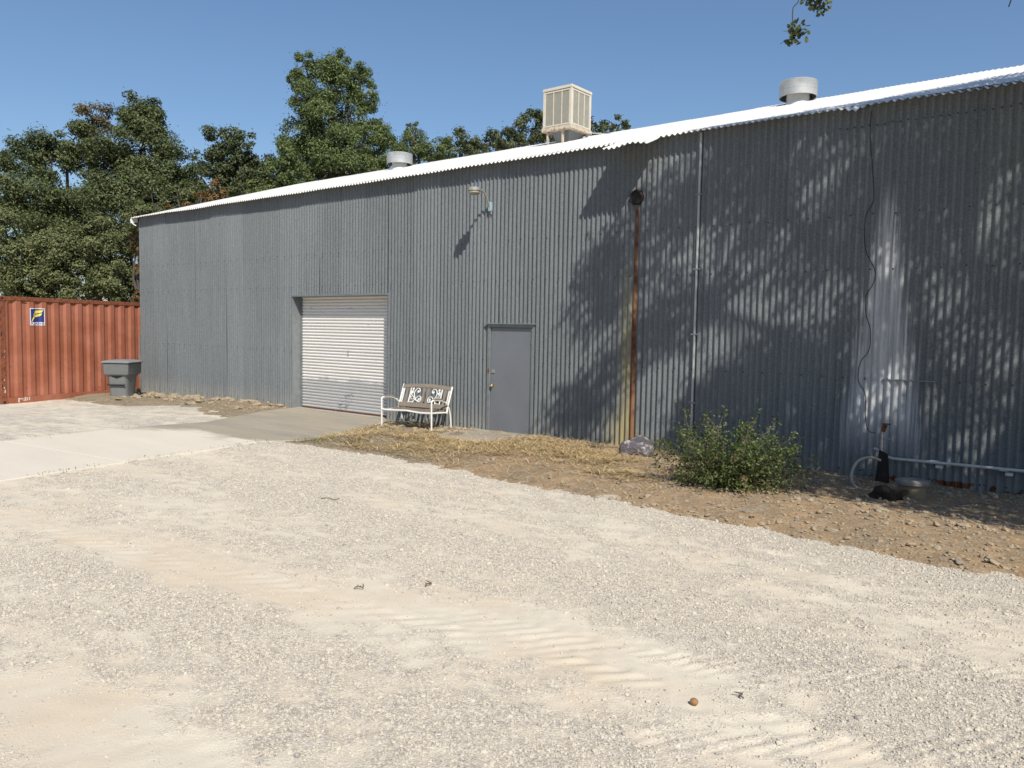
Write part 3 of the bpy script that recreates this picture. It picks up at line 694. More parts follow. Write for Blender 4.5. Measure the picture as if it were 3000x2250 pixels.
for s0, s1, z0, z1 in ((.46, .50, .02, .14), (.50, .60, .10, .125), (.64, .68, .05, .15), (.70, .73, .06, .14), (.76, .79, .06, .15), (.60, .64, .06, .085)):
    MB().box(s0, s1, -.0065, -.003, z0, z1).build('paint_smear', M_WSM, cont)
for s, z, r in ((.09, .62, .018), (.085, .43, .022), (.1, .32, .026), (.105, .36, .02)):
    MB().prism([(s+r*math.cos(a)*(.7+.3*math.sin(3*a+s*50)), z+r*1.2*math.sin(a)) for a in np.linspace(0, 2*math.pi, 9)[:-1]], .0135, .0155, Matrix.Rotation(math.pi/2, 4, 'X')).build('paint_spot', M_WSM, cont)

# ------------------------------------------------------------------ wheeled bin
bn = empty('wheeled_bin', (-22.28, -1.2, -.095), math.radians(38), label='grey wheeled rubbish bin between the container and the shed corner', category='bin')
bn.scale = (.94, .94, .97)
M_BIN = plain('grey_bin_plastic', (.20, .215, .225), .5, 0, .1, 5, .0006, 60); M_BIND = plain('bin_rubber_and_gap_black', (.014, .014, .015), .7)
def ring(w0, d0, y0, z, r=.05, n=4):
    o = []
    for sx, sy, a0 in ((1, 1, 0), (-1, 1, 90), (-1, -1, 180), (1, -1, 270)):
        for k in range(n+1):
            a = math.radians(a0+90*k/n); o.append((sx*(w0-r)+r*math.cos(a), y0+sy*(d0-r)+r*math.sin(a), z))
    return o
def loft(rs, capb=True, capt=True):
    m = MB(); n = len(rs[0]); V = [p for r in rs for p in r]
    F = [(i*n+k, i*n+(k+1) % n, (i+1)*n+(k+1) % n, (i+1)*n+k) for i in range(len(rs)-1) for k in range(n)]
    if capb: F.append(tuple(range(n-1, -1, -1)))
    if capt: F.append(tuple((len(rs)-1)*n+k for k in range(n)))
    return m.add(V, F)
loft([ring(.25, .27, .0, .0, .1), ring(.255, .28, 0, .03, .1), ring(.31, .33, 0, .62, .12), ring(.33, .345, .0, .66, .1), ring(.335, .36, 0, .70, .06)]).build('body', M_BIN, bn, smooth=True)
loft([ring(.355, .385, .0, .685, .05), ring(.37, .41, 0, .72, .05), ring(.385, .425, 0, .985, .05), ring(.395, .435, 0, 1.0, .05)]).build('upper_body', M_BIN, bn, smooth=True)
loft([ring(.375, .415, .0, 1.0, .05), ring(.375, .415, 0, 1.022, .05)]).build('lid_gap', M_BIND, bn)
loft([ring(.42, .46, .0, 1.022, .05), ring(.425, .465, 0, 1.045, .05), ring(.40, .44, 0, 1.075, .08), ring(.25, .3, .03, 1.105, .1)]).build('lid', M_BIN, bn, smooth=True)
MB().tube([(-.3, .47, .98), (-.3, .53, .99), (.3, .53, .99), (.3, .47, .98)], .018, 8).build('handle', M_BIN, bn)
MB().tube([(-.25, -.36, .40), (.25, -.36, .40)], .02, 8).build('lift_bar', M_BIND, bn)
MB().add([(-.2, -.352, .66), (.2, -.352, .66), (0, -.335, .58)], [(0,1,2)]).build('front_recess_shade', M_BIND, bn)  # flat black triangle, the recess shade put into colour
MB().add([(-.345, -.2, .64), (-.345, .05, .64), (-.325, -.02, .55)], [(0,1,2)]).build('side_recess_shade', M_BIND, bn)  # same flat painted shade on the side
mw = Matrix.Rotation(math.pi/2, 4, 'Y')
for sx in (-1, 1):
    q = MB().lathe([(.05, -.03), (.12, -.03), (.135, -.02), (.135, .02), (.12, .03), (.05, .03)], 20, (0,0,0), Matrix.Translation((sx*.30, .33, .13)) @ mw).build('wheel', M_BIND, bn, smooth=True)
    MB().lathe([(0, -.02), (.06, -.02), (.06, .02), (0, .02)], 14, (0,0,0), Matrix.Translation((sx*.30, .33, .13)) @ mw).build('hub', M_BIN, q)
MB().tube([(-.3, .33, .13), (.3, .33, .13)], .012, 6).build('axle', M_STEEL, bn)

# ------------------------------------------------------------------ garden bench
bt = empty('garden_bench', (-11.24, -.62, .0), math.radians(8), label='white metal and weathered wood garden bench with scrolled back', category='bench')
M_WHT = plain('chipped_white_paint', (.76, .75, .71), .42, 0, .08, 9, .0005, 60, (.30, .25, .2), (.74, .79)); M_WOOD = None
def wood(name, c, axis_):
    m = MT(name, .85, 0, .2); v = m.obj(); sc_ = (3, 40, 40) if axis_ == 'x' else (40, 40, 3)
    g = m.noise(m.scaled(v, sc_), 1, 5, .65); b = m.noise(v, 6, 3, .6)
    m.color(m.mul(m.mix(b, c, tuple(q*.72 for q in c)), (g-.5)*.9+1.0)); m.bump(g, .003); return m.mat
M_WX = wood('grey_wood', (.26, .215, .17), 'x'); M_WZ = wood('grey_wood_upright', (.27, .225, .18), 'z')
BW = .61
GB = .035
for s in (-1, 1):
    x = s*BW
    MB().tube(smoothline([(x, -.325, GB), (x, -.33, .3), (x, -.335, .56), (x, -.325, .605), (x, -.28, .625), (x, -.05, .615), (x, .1, .57), (x, .2, .50)], 4), .017, 8).build('arm_frame', M_WHT, bt, smooth=True)
    MB().tube(smoothline([(x, .13, .56), (x, .22, .47), (x, .285, .3), (x, .32, GB+.0)], 4), .017, 8).build('leg', M_WHT, bt, smooth=True)
    MB().tube([(x*.985, .17, .335), (x*.985, .22, .5), (x*.985, .36, .855)], .019, 8).build('back_post', M_WHT, bt, smooth=True)
    MB().tube(smoothline([(x*1.0, -.26, .643), (x, -.05, .636), (x, .08, .595)], 4), .021, 8).build('arm_rest', M_WX, bt, smooth=True)
    MB().tube([(x*.99, -.33, .385), (x*.99, -.1, .375), (x*.99, .18, .36)], .017, 8).build('seat_side', M_WHT, bt, smooth=True)
MB().tube(smoothline([(-BW, -.335, .39), (-.4, -.335, .385), (0, -.335, .40), (.12, -.335, .392), (.35, -.335, .378), (BW, -.335, .385)], 5), .019, 8).build('seat_front', M_WHT, bt, smooth=True)
for i in range(6):
    y = -.285+i*.078
    MB().box(-BW+.02, BW-.02, y-.03, y+.03, .388-.02*math.sin(i/5*math.pi), .404-.02*math.sin(i/5*math.pi)).build('seat_slat', M_WX, bt, bevel=.003)
def onback(x, h, d=0):
    return Vector((x, .20+.156*h/.4+d, .45+h*.985))
def arc(x, a): return a*(1-(x/BW)**2)
tv = []
for (h0, h1, d0, d1, am) in ((.335, .405, -.018, .018, .035),):
    m = MB(); N = 12; V = []
    for i in range(N+1):
        x = -BW*.97+2*BW*.97*i/N
        for h, d in ((h0, d0), (h0, d1), (h1, d1), (h1, d0)): V.append(onback(x, h+arc(x, am), d))
    F = [(i*4+k, i*4+(k+1) % 4, (i+1)*4+(k+1) % 4, (i+1)*4+k) for i in range(N) for k in range(4)]+[(0,1,2,3), (N*4+3, N*4+2, N*4+1, N*4)]
    m.add(V, F).build('top_rail', M_WX, bt, bevel=.004)
m = MB(); V = []
for x in (-BW*.97, BW*.97):
    for h, d in ((-.03, -.025), (-.03, .01), (.055, .01), (.055, -.025)): V.append(onback(x, h, d))
m.add(V, [(k, (k+1) % 4, 4+(k+1) % 4, 4+k) for k in range(4)]+[(0,1,2,3), (7,6,5,4)]).build('lower_rail', M_WX, bt, bevel=.004)
for x in (-.555, -.47, -.385, -.055, .055, .385, .47, .555):
    wide = .024 if abs(x) in (.47, .055) else .011
    m = MB(); V = []
    for h in (.05, .34+arc(x, .03)):
        for dx, d in ((-wide, -.008), (wide, -.008), (wide, .008), (-wide, .008)): V.append(onback(x+dx, h, d))
    m.add(V, [(0,3,2,1), (4,5,6,7)]+[(k, (k+1) % 4, 4+(k+1) % 4, 4+k) for k in range(4)]).build('back_slat', M_WZ if wide > .02 else M_WHT, bt)
def scroll(pts, r): MB().tube(smoothline([onback(x, h, -.006) for x, h in pts], 5), r, 7).build('scroll', M_WHT, bt, smooth=True)
for s in (-1, 1):
    c = s*.22
    f = lambda P: [(c+s*a, h) for a, h in P]
    scroll(f([(-.12, .07), (-.03, .10), (.03, .17), (.06, .26), (.02, .33), (-.04, .34), (-.07, .29), (-.04, .26)]), .009)
    scroll(f([(.13, .06), (.06, .08), (.0, .14), (-.06, .19), (-.12, .17), (-.13, .11), (-.09, .08), (-.06, .11)]), .009)
    scroll(f([(.03, .14), (.08, .18), (.13, .22), (.13, .28), (.09, .30)]), .008)
    scroll(f([(-.02, .10), (.05, .13), (.10, .12), (.125, .15)]), .007)
    for a, h, r_ in ((-.03, .28, .03), (.105, .26, .033), (-.085, .13, .028), (.10, .33, .03), (.06, .07, .022), (.13, .17, .02)):
        m = MB(); V = []
        for k in range(8):
            q = 2*math.pi*k/8; rr = r_*(1 if k % 2 == 0 else .72); V.append(onback(c+s*a+rr*math.cos(q)*.8, h+rr*math.sin(q), -.012))
        V += [v+Vector((0, .014, -.004)) for v in V]
        m.add(V, [tuple(range(7, -1, -1)), tuple(range(8, 16))]+[(k, (k+1) % 8, 8+(k+1) % 8, 8+k) for k in range(8)]).build('leaf_ornament', M_WHT, bt)

# ------------------------------------------------------------------ stones
def stone_mesh(name, seed, sub=1, flat=.62, jag=.28):
    import bmesh
    bm = bmesh.new(); bmesh.ops.create_icosphere(bm, subdivisions=sub, radius=.5); r = random.Random(seed)
    off = Vector((r.random()*50, r.random()*50, r.random()*50)); sx, sy = r.uniform(.8, 1.3), r.uniform(.65, 1.0)
    from mathutils import noise as mn
    for v in bm.verts:
        k = 1+jag*(mn.noise(v.co*2.1+off)*1.6); v.co = Vector((v.co.x*k*sx, v.co.y*k*sy, v.co.z*k*flat))
    me = bpy.data.meshes.new(name); bm.to_mesh(me); bm.free(); return me
def stonemat(name, cols_, rough=.9):
    m = MT(name, rough, 0, .2); i = X(m.nt, m.n('ShaderNodeObjectInfo').outputs['Random']); v = m.obj(); f = m.noise(v, 5, 4, .65)
    r = m.n('ShaderNodeValToRGB'); m.nt.links.new(i.k, r.inputs[0]); r.color_ramp.interpolation = 'CONSTANT'
    e = r.color_ramp.elements; e[0].color = (*cols_[0], 1); e[0].position = 0
    for k, c in enumerate(cols_[1:]):
        q = e[1] if k == 0 else e.new(0); q.position = (k+1)/len(cols_); q.color = (*c, 1)
    m.color(m.mul(r.outputs[0], (f-.5)*.5+1.0)); m.bump(f, .0015); return m.mat
M_GRV = stonemat('crushed_stone', [(.54, .485, .405), (.45, .415, .365), (.66, .60, .51), (.50, .455, .395), (.57, .50, .41), (.37, .34, .30), (.54, .485, .41)])
M_RIV = stonemat('river_stone', [(.33, .265, .185), (.275, .235, .18), (.37, .275, .17), (.30, .26, .205), (.42, .35, .255), (.25, .215, .165), (.36, .26, .16)])
def scatter(name, pts, scales, meshes, mt, seed, label, cat='gravel', flatten=True):
    lib = bpy.data.collections.new(name+'_source')
    for k, me in enumerate(meshes):
        o = bpy.data.objects.new(name+'_piece', me); lib.objects.link(o)
        if not me.materials: me.materials.append(mt)
    me = bpy.data.meshes.new(name); me.vertices.add(len(pts)); me.vertices.foreach_set('co', np.asarray(pts, np.float32).ravel())
    a = me.attributes.new('size', 'FLOAT', 'POINT'); a.data.foreach_set('value', np.asarray(scales, np.float32)); me.update()
    o = link(name, me, mt, None, kind='stuff', label=label, category=cat)
    g = bpy.data.node_groups.new(name, 'GeometryNodeTree'); g.interface.new_socket('Geometry', in_out='INPUT', socket_type='NodeSocketGeometry'); g.interface.new_socket('Geometry', in_out='OUTPUT', socket_type='NodeSocketGeometry')
    N = g.nodes; gi = N.new('NodeGroupInput'); go = N.new('NodeGroupOutput'); ip = N.new('GeometryNodeInstanceOnPoints'); ci = N.new('GeometryNodeCollectionInfo')
    ci.inputs[0].default_value = lib; ci.inputs['Separate Children'].default_value = True; ci.inputs['Reset Children'].default_value = True
    ip.inputs['Pick Instance'].default_value = True
    rv = N.new('FunctionNodeRandomValue'); rv.data_type = 'FLOAT_VECTOR'; rv.inputs[0].default_value = (-.5, -.5, 0) if flatten else (-3, -3, 0); rv.inputs[1].default_value = (.5, .5, 6.283) if flatten else (3, 3, 6.283); rv.inputs['Seed'].default_value = seed
    na = N.new('GeometryNodeInputNamedAttribute'); na.data_type = 'FLOAT'; na.inputs[0].default_value = 'size'
    er = N.new('FunctionNodeEulerToRotation'); lk = g.links.new
    lk(gi.outputs[0], ip.inputs['Points']); lk(ci.outputs[0], ip.inputs['Instance']); lk(rv.outputs[0], er.inputs[0]); lk(er.outputs[0], ip.inputs['Rotation']); lk(na.outputs[0], ip.inputs['Scale']); lk(ip.outputs[0], go.inputs[0])
    md = o.modifiers.new('scatter', 'NODES'); md.node_group = g; return o
GRM = [stone_mesh('crushed_stone', k, 1, .65, .34) for k in range(7)]
N0 = 1300000
gx = RNG.uniform(-15, 2.5, N0); gy = RNG.uniform(-11.4, -3.2, N0)
dist = np.hypot(gx, gy+CD); inview = (gx < (gy+CD)*-.02+1.0) & (gy+CD > -gx*.12-.5)
g = gravel_amount(gx, gy)
free = (strip_mask(gx, gy) < .06) & ((apron_mask(gx, gy) < -.02) | ((apron_mask(gx, gy) < .12) & (RNG.random(N0) < .25)))
dens = (.05+.95*g**1.6)*np.clip(6.2/np.maximum(dist, .1), .0, 1)**1.6
dens = dens*(1-.6*sstep(-.05, .6, -cleats(gx, gy)))
keep = inview & free & (dist > 2.2) & (dist < 15) & (RNG.random(N0) < dens*.95)
gx, gy, dist, gk = gx[keep], gy[keep], dist[keep], g[keep]
size = RNG.lognormal(math.log(.0080), .50, len(gx)).clip(.0045, .042)*(1+.035*np.clip(dist-5, 0, 10))
gzv = groundz(gx, gy)+size*.10
scatter('loose_gravel', np.stack([gx, gy, gzv], 1), size, GRM, M_GRV, 3, 'loose pale crushed gravel strewn over the yard')
# rubble in the earth strip
NR = 17000; rx = RNG.uniform(-12, 3, NR); ry = RNG.uniform(-4.0, -.05, NR); mk_ = strip_mask(rx, ry)
dn = (.06+.55*sstep(-6.8, -3.2, rx))*(.35+.9*fbm(rx*1.5, ry*1.5, 31, 3)); keep = (mk_ > -.02) & (RNG.random(NR) < dn) & ~((rx > -10.3) & (rx < -8.7) & (ry > -1.4))
rx, ry = rx[keep], ry[keep]; rs = RNG.lognormal(math.log(.026), .5, len(rx)).clip(.012, .085)
RIVM = [stone_mesh('river_stone', 40+k, 2, .55, .36) for k in range(6)]
scatter('earth_rubble', np.stack([rx, ry, DZ1(rx, ry)+rs*.12], 1), rs, RIVM, M_RIV, 5, 'small brown stones littering the bare earth before the shed')
# single larger stones
def put_stone(x, y, zf, s, group, label, name='river_stone'):
    o = link(name, random.choice(RIVM), M_RIV, None, label=label, category='stone', group=group)
    o.scale = (s, s*random.uniform(.7, 1), s*random.uniform(.6, .95)); o.rotation_euler = (random.uniform(-.25, .25), random.uniform(-.25, .25), random.uniform(0, 6.28))
    o.location = (x, y, float(zf(np.array(x), np.array(y)))+s*.06)
G1 = 'river stones heaped along the left foot of the shed wall'
placed = 0
while placed < 110:
    x = random.uniform(-22.6, -15.9); y = -abs(random.gauss(0, .62))-.08
    if y < -2.2 or left_mask(np.array(x), np.array(y)) < .12: continue
    if x > -18.3 and random.random() < .45: continue
    put_stone(x, y, DZ2, random.uniform(.10, .26), G1, 'tan river stone in the heap along the left foot of the wall'); placed += 1
placed = 0
while placed < 60:
    x = random.uniform(-12.0, -10.1); y = random.uniform(-.95, -.07)+.2*(x+11)
    if y > -.06 or strip_mask(np.array(x), np.array(y)) < .1: continue
    put_stone(x, y, DZ1, random.uniform(.055, .14), 'stones under the bench', 'small grey stone on the ground beneath or beside the bench'); placed += 1
placed = 0
while placed < 34:
    x = random.uniform(-5.6, 1); y = random.uniform(-3.5, -.7)
    if random.random() < .5: y = random.uniform(-3.2, -1.7); x = random.uniform(-2.8, .4)
    if abs(x+2.17) < .3 and abs(y+1.12) < .3: continue
    put_stone(x, y, DZ1, random.uniform(.05, .12), 'stones in the earth by the standpipe', 'loose stone in the earth between the bush and the right edge'); placed += 1
for x, y, s, lab in ((-3.35, -3.25, .15, 'blocky orange-tan stone at the gravel edge below the bush'), (-2.2, -2.35, .17, 'smooth dark grey stone in the earth below the well lid'), (-9.02, -3.3, .085, 'dark round stone at the gravel edge below the door')):
    put_stone(x, y, DZ1, s, 'odd stones', lab)
# boulder against the wall
bme = stone_mesh('boulder', 91, 4, .66, .34)
bme.polygons.foreach_set('use_smooth', [True]*len(bme.polygons))
mb_ = MT('veined_boulder', .8, 0, .3); v = mb_.obj(); n1 = mb_.noise(v, 5, 6, .7); n2 = mb_.noise(v, 14, 5, .7)
mb_.color(mb_.mix(n1.ss(.50, .64), mb_.mix(n2, (.10, .085, .105), (.24, .21, .23)), (.62, .59, .57))); mb_.bump(n2+n1*2, .06)
bo = link('boulder', bme, mb_.mat, None, label='purple grey boulder with white veins lying against the wall', category='boulder')
bo.location = (-6.22, -.66, .14); bo.scale = (.62, .52, .62); bo.rotation_euler = (.1, .12, .4)
# the little brown nut in the yard
MB().lathe([(0, .026), (.010, .024), (.019, .013), (.021, 0), (.016, -.014), (0, -.022)], 12, (0,0,0), Matrix.Rotation(1.3, 4, 'Y')).build('fallen_nut', plain('nut_brown', (.27, .15, .065), .75, 0, .4, 60), smooth=True, label='single orange-brown nut lying on the gravel', category='nut').location = (-1.81, -7.77, float(groundz(np.array(-1.81), np.array(-7.77)))+.018)
M_TWIG = plain('dry_twig', (.13, .095, .07), .9, 0, .3, 20)
for k, (x, y, L_, a, lab) in enumerate(((-7.35, -5.95, .24, .35, 'short bent twig on the gravel beyond the dusty track'), (-4.62, -7.75, .08, 1.2, 'tiny twig tuft by the brown stain on the gravel'), (-4.25, -7.35, .08, 2.0, 'small dry sprig on the gravel right of the brown stain'), (-1.62, -7.55, .05, 2.6, 'stubby dark twig near the fallen nut'))):
    z = float(groundz(np.array(x), np.array(y)))
    m = MB().tube(smoothline([(0, 0, .012), (L_*.4, .01, .022), (L_*.8, -.02, .016), (L_, .03, .03)], 3), [.0045]*9+[.002], 5)
    if k: m.tube([(L_*.3, 0, .015), (L_*.5, L_*.3, .03)], .0022, 5).tube([(L_*.5, 0, .015), (L_*.6, -L_*.35, .035)], .0022, 5)
    o = m.build('twig', M_TWIG, None, label=lab, category='twig'); o.location = (x, y, z); o.rotation_euler = (0, 0, a)

# ------------------------------------------------------------------ plants
def leafmat(name, c, c2, trans=.25, rough=.55, amount=.85):
    m = MT(name, rough, 0, .3); r = m.rand(); P = m.pos(); n = m.noise(P, .7, 3, .6)
    col = m.mix((r*.75+(n-.5)*1.1).sat(), c, c2); col = m.mul(col, r*.5+.72)
    m.color(col); t = m.n('ShaderNodeBsdfTranslucent'); mx = m.n('ShaderNodeMixShader'); mx.inputs[0].default_value = trans
    m.nt.links.new(m.mul(col, 1.25), t.inputs[0]); out = m.nt.nodes['Material Output']
    m.nt.links.new(m.b.outputs[0], mx.inputs[1]); m.nt.links.new(t.outputs[0], mx.inputs[2]); m.nt.links.new(mx.outputs[0], out.inputs[0]); return m.mat
def leaves(C, Nn, L_, W_, rng, fold=True):
    """rhombic leaves at C with normals about Nn"""
    n = len(C); Nn = Nn/np.maximum(np.linalg.norm(Nn, axis=1, keepdims=True), 1e-6)
    t = rng.normal(size=(n, 3)); t -= (t*Nn).sum(1, keepdims=True)*Nn; t /= np.maximum(np.linalg.norm(t, axis=1, keepdims=True), 1e-6)
    b = np.cross(Nn, t); L_ = np.asarray(L_)[:, None] if np.ndim(L_) else L_; W_ = np.asarray(W_)[:, None] if np.ndim(W_) else W_
    up = Nn*(.18*W_)
    V = np.stack([C-t*L_*.5, C+b*W_*.5-t*L_*.05+up, C+t*L_*.5-Nn*(.15*L_), C-b*W_*.5-t*L_*.05+up], 1).reshape(-1, 3)
    i = np.arange(n)*4
    F = np.concatenate([np.stack([i, i+1, i+2], 1), np.stack([i, i+2, i+3], 1)]) if fold else np.stack([i, i+1, i+2, i+3], 1)
    return V, F
def limb(mb, a, b, r0, r1, rng, n=5, sag=.12):
    a = Vector(a); b = Vector(b); d = (b-a).length; pts = []
    for i in range(n+1):
        t = i/n; k = math.sin(t*math.pi)*sag*d; pts.append(a.lerp(b, t)+Vector((rng.normal()*.35*k, rng.normal()*.35*k, k*.6)))
    mb.tube(pts, [r0+(r1-r0)*i/n for i in range(n+1)], 6)
def crown(blobs, rng, leaf, lai=2.6, clump=.30, loose=.16):
    Cs = []; Ns = []; centers = []
    for c, R in blobs:
        c = np.array(c); nl = int(lai*math.pi*R*R/(leaf*leaf*.55*.5*.6)); nc = max(8, int(26*(R/1.3)**1.3))
        d = rng.normal(size=(nc, 3)); d /= np.linalg.norm(d, axis=1, keepdims=True); rr = R*(.35+.72*rng.random(nc)**.55)
        cc = c+d*rr[:, None]*np.array([1, 1, .92]); centers.append(cc)
        cr = R*clump*rng.uniform(.6, 1.25, nc); wgt = cr**2; wgt /= wgt.sum()
        k = rng.choice(nc, nl, p=wgt); e = rng.normal(size=(nl, 3)); e /= np.linalg.norm(e, axis=1, keepdims=True)
        p = cc[k]+e*(cr[k]*rng.random(nl)**.45)[:, None]*np.array([1.1, 1.1, .8])
        s = rng.random(nl) < loose; p[s] += rng.normal(size=(s.sum(), 3))*R*.16
        Cs.append(p); Ns.append(e*.7+d[k]*.55+np.array([0, 0, .45])+rng.normal(size=(nl, 3))*.45)
    return np.concatenate(Cs), np.concatenate(Ns), centers
def tree(name, blobs, leaf, mt, bark, label, seed, group='trees beyond the shed', base=None, lai=2.6, clump=.30, loose=.16, cat='tree', nar=.5, extra=None):
    rng = np.random.default_rng(seed); B = [(np.array(at(*b[:2], b[2])), b[3]*b[2]/FPX) for b in blobs]
    C, Nn, cen = crown(B, rng, leaf, lai, clump, loose); m = np.mean([c for c, r in B], 0)
    root = np.array([m[0], m[1], -.2]) if base is None else np.array(base)
    t = empty(name, tuple(root), label=label, category=cat, group=group)
    V, F = leaves(C-root, Nn, leaf*rng.uniform(.7, 1.3, len(C)), leaf*nar*rng.uniform(.7, 1.3, len(C)), rng)
    link('crown', npmesh('crown', V, F), mt, t)
    mb = MB(); top = np.array([0, 0, max(1.0, min(c[2]-r for c, r in B)*.9)])
    H = max(c[2]+r for c, r in B); r0 = .035*H
    limb(mb, (0, 0, 0), top, r0, r0*.75, rng, 4, .03); mb.build('trunk', bark, t, smooth='all')
    mb = MB()
    for (c, R), cc in zip(B, cen):
        c = c-root; limb(mb, top, c, r0*.42, r0*.07, rng, 5, .08)
        for q in cc[::3]: limb(mb, c, q-root, r0*.06, .008, rng, 3, .1)
    mb.build('limbs', bark, t, smooth='all'); return t
M_BARK = plain('oak_bark', (.075, .066, .056), .95, 0, .3, 6, .02, 12)
L_OAK = leafmat('oak_leaf', (.056, .080, .027), (.155, .175, .072), .27)
L_OLV = leafmat('olive_leaf', (.09, .112, .042), (.22, .235, .105), .25)
L_GRN = leafmat('bright_leaf', (.080, .115, .038), (.205, .25, .092), .32)
L_FAR = leafmat('far_oak_leaf', (.060, .080, .032), (.14, .16, .07), .22)
L_RST = leafmat('autumn_leaf', (.155, .095, .032), (.27, .155, .055), .25)
L_DRY = leafmat('browned_leaf', (.075, .070, .036), (.17, .135, .075), .22)
Z = 34
tree('oak_tree', [(400, 335, Z, 66), (425, 360, Z, 60), (415, 440, Z, 100), (345, 500, Z, 96), (480, 500, Z, 84), (525, 550, Z, 70), (560, 590, Z, 56), (385, 590, Z-1, 110), (440, 640, Z-1, 90)], .135, L_OAK, M_BARK, 'tall dark oak crown standing highest on the left', 11, lai=3.4, clump=.36)
tree('oak_tree', [(215, 410, Z+1, 66), (150, 470, Z+1, 80), (70, 470, Z+1, 60), (50, 560, Z, 92), (130, 590, Z, 100), (20, 640, Z, 90), (250, 610, Z, 90), (180, 690, Z-1, 90)], .135, L_OAK, M_BARK, 'spreading dark oak at the left edge above the container', 12, lai=3.4, clump=.36)
tree('oak_tree', [(270, 345, Z+2, 52), (300, 410, Z+2, 60), (240, 400, Z+2, 40)], .13, L_DRY, M_BARK, 'browning oak top poking up between the two dark oaks', 13, lai=2.0, clump=.34)
tree('oak_tree', [(635, 415, 42, 44), (700, 425, 42, 52), (755, 460, 42, 46), (690, 490, 42, 70), (610, 475, 42, 44), (650, 540, 42, 62), (750, 530, 42, 52), (590, 520, 41, 50), (780, 540, 42, 50)], .16, L_FAR, M_BARK, 'smaller thin dark oak between the tall oak and the bright green tree', 14, lai=2.7, clump=.34)
tree('cottonwood_tree', [(965, 195, 38, 54), (895, 190, 38, 42), (1040, 225, 38, 50), (855, 240, 38, 22), (960, 275, 38, 88), (1060, 290, 38, 50), (900, 300, 38, 56), (985, 370, 38, 100), (895, 390, 38, 76), (1075, 390, 38, 66), (1000, 470, 38, 96), (1110, 450, 38, 56), (860, 450, 38, 70), (920, 500, 38, 84), (1100, 500, 38, 56), (1130, 420, 38, 24)], .14, L_GRN, M_BARK, 'tallest bright green tree rising behind the left of the roof', 15, lai=3.6, clump=.33, nar=.42)
tree('cottonwood_tree', [(840, 480, 36, 56), (800, 520, 36, 52), (860, 530, 36, 50), (770, 560, 36, 40)], .135, L_GRN, M_BARK, 'low bright green sapling at the foot of the tallest tree', 16, lai=3.2, clump=.36)
tree('willow_tree', [(1225, 425, 44, 50), (1265, 445, 44, 44), (1180, 455, 44, 50), (1200, 400, 44, 26), (1210, 368, 44, 16), (1290, 440, 44, 36)], .155, L_GRN, M_BARK, 'feathery green treetop just right of the far roof vent', 17, lai=2.8, nar=.36, clump=.34)
tree('oak_tree', [(1340, 425, 54, 44), (1310, 440, 54, 30), (1440, 410, 54, 42), (1390, 440, 54, 40)], .19, L_FAR, M_BARK, 'low dark oak tops left of the cooler, nearer the vent', 18, lai=2.9, clump=.35)
tree('oak_tree', [(1530, 385, 52, 48), (1570, 340, 52, 34), (1490, 420, 52, 36), (1600, 400, 52, 46)], .19, L_FAR, M_BARK, 'dark oak treetop directly behind the cooler, left side', 19, lai=2.9, clump=.35)
tree('oak_tree', [(1765, 380, 52, 34), (1815, 365, 52, 28), (1730, 370, 52, 26)], .19, L_FAR, M_BARK, 'dark oak treetop showing right of the cooler', 20, lai=2.9, clump=.35)
tree('large_shrub', [(50, 760, 29, 95), (150, 750, 29, 90), (20, 690, 29, 70), (110, 830, 29, 90), (10, 840, 29, 80), (180, 870, 29, 70), (60, 880, 29, 60)], .10, L_OLV, M_BARK, 'rounded olive green shrub behind the left end of the container', 21, lai=3.0, cat='shrub', group='shrubs behind the container')
tree('large_shrub', [(260, 760, 29.5, 92), (350, 770, 29.5, 80), (300, 690, 30, 70), (230, 830, 29.5, 80), (340, 850, 29.5, 70), (400, 850, 29.5, 60), (395, 780, 29.8, 60), (390, 700, 30.2, 60), (300, 880, 29.5, 60)], .10, L_OLV, M_BARK, 'rounded olive green shrub against the shed corner', 22, lai=3.0, cat='shrub', group='shrubs behind the container')
tree('willow_tree', [(450, 600, 28, 56), (520, 578, 28, 52), (590, 570, 28, 46), (395, 640, 28, 52), (660, 572, 28, 38), (470, 650, 28, 56), (710, 570, 28, 28)], .12, L_OLV, M_BARK, 'soft grey-green tree just above the left end of the roof', 23, lai=2.6, nar=.34)
tree('autumn_shrub', [(640, 548, 27, 30), (590, 580, 27, 24), (560, 600, 27, 22), (620, 585, 27, 26), (500, 610, 27, 16)], .10, L_RST, M_BARK, 'orange-brown foliage peeping over the left roof edge', 24, lai=1.6, cat='shrub', group='rusty leaved shrubs')
tree('autumn_shrub', [(402, 735, 28.6, 26), (408, 790, 28.6, 20), (398, 690, 28.8, 16), (405, 860, 28.6, 22)], .095, L_RST, M_BARK, 'orange-brown foliage beside the shed corner', 25, lai=1.5, cat='shrub', group='rusty leaved shrubs')

def copy_tree(o, loc, rz, sc, label, group):
    c = o.copy(); COL.objects.link(c); c.location = loc; c.rotation_euler = (0, 0, rz); c.scale = (sc,)*3; c['label'] = label; c['group'] = group
    for ch in o.children:
        d = ch.copy(); COL.objects.link(d); d.parent = c
far_row = [o for o in bpy.data.objects if o.name.startswith('oak_tree') and o.parent is None][:2]  # unseen oak row, added so the wall faces something dark
for k, (x, y, r_, sc_) in enumerate(((-46, -24, 1, 1.4), (-38, -33, 2.2, 1.5), (-28, -36, 4, 1.4), (-18, -37, 5.1, 1.6), (-8, -36, .6, 1.4), (3, -34, 3, 1.6), (13, -31, 2, 1.5), (22, -25, 1.4, 1.6))):
    copy_tree(far_row[k % 2], (x, y, -.2), r_, sc_, 'dark oak added out of view behind the viewpoint to face the wall', 'added oaks behind the viewpoint')
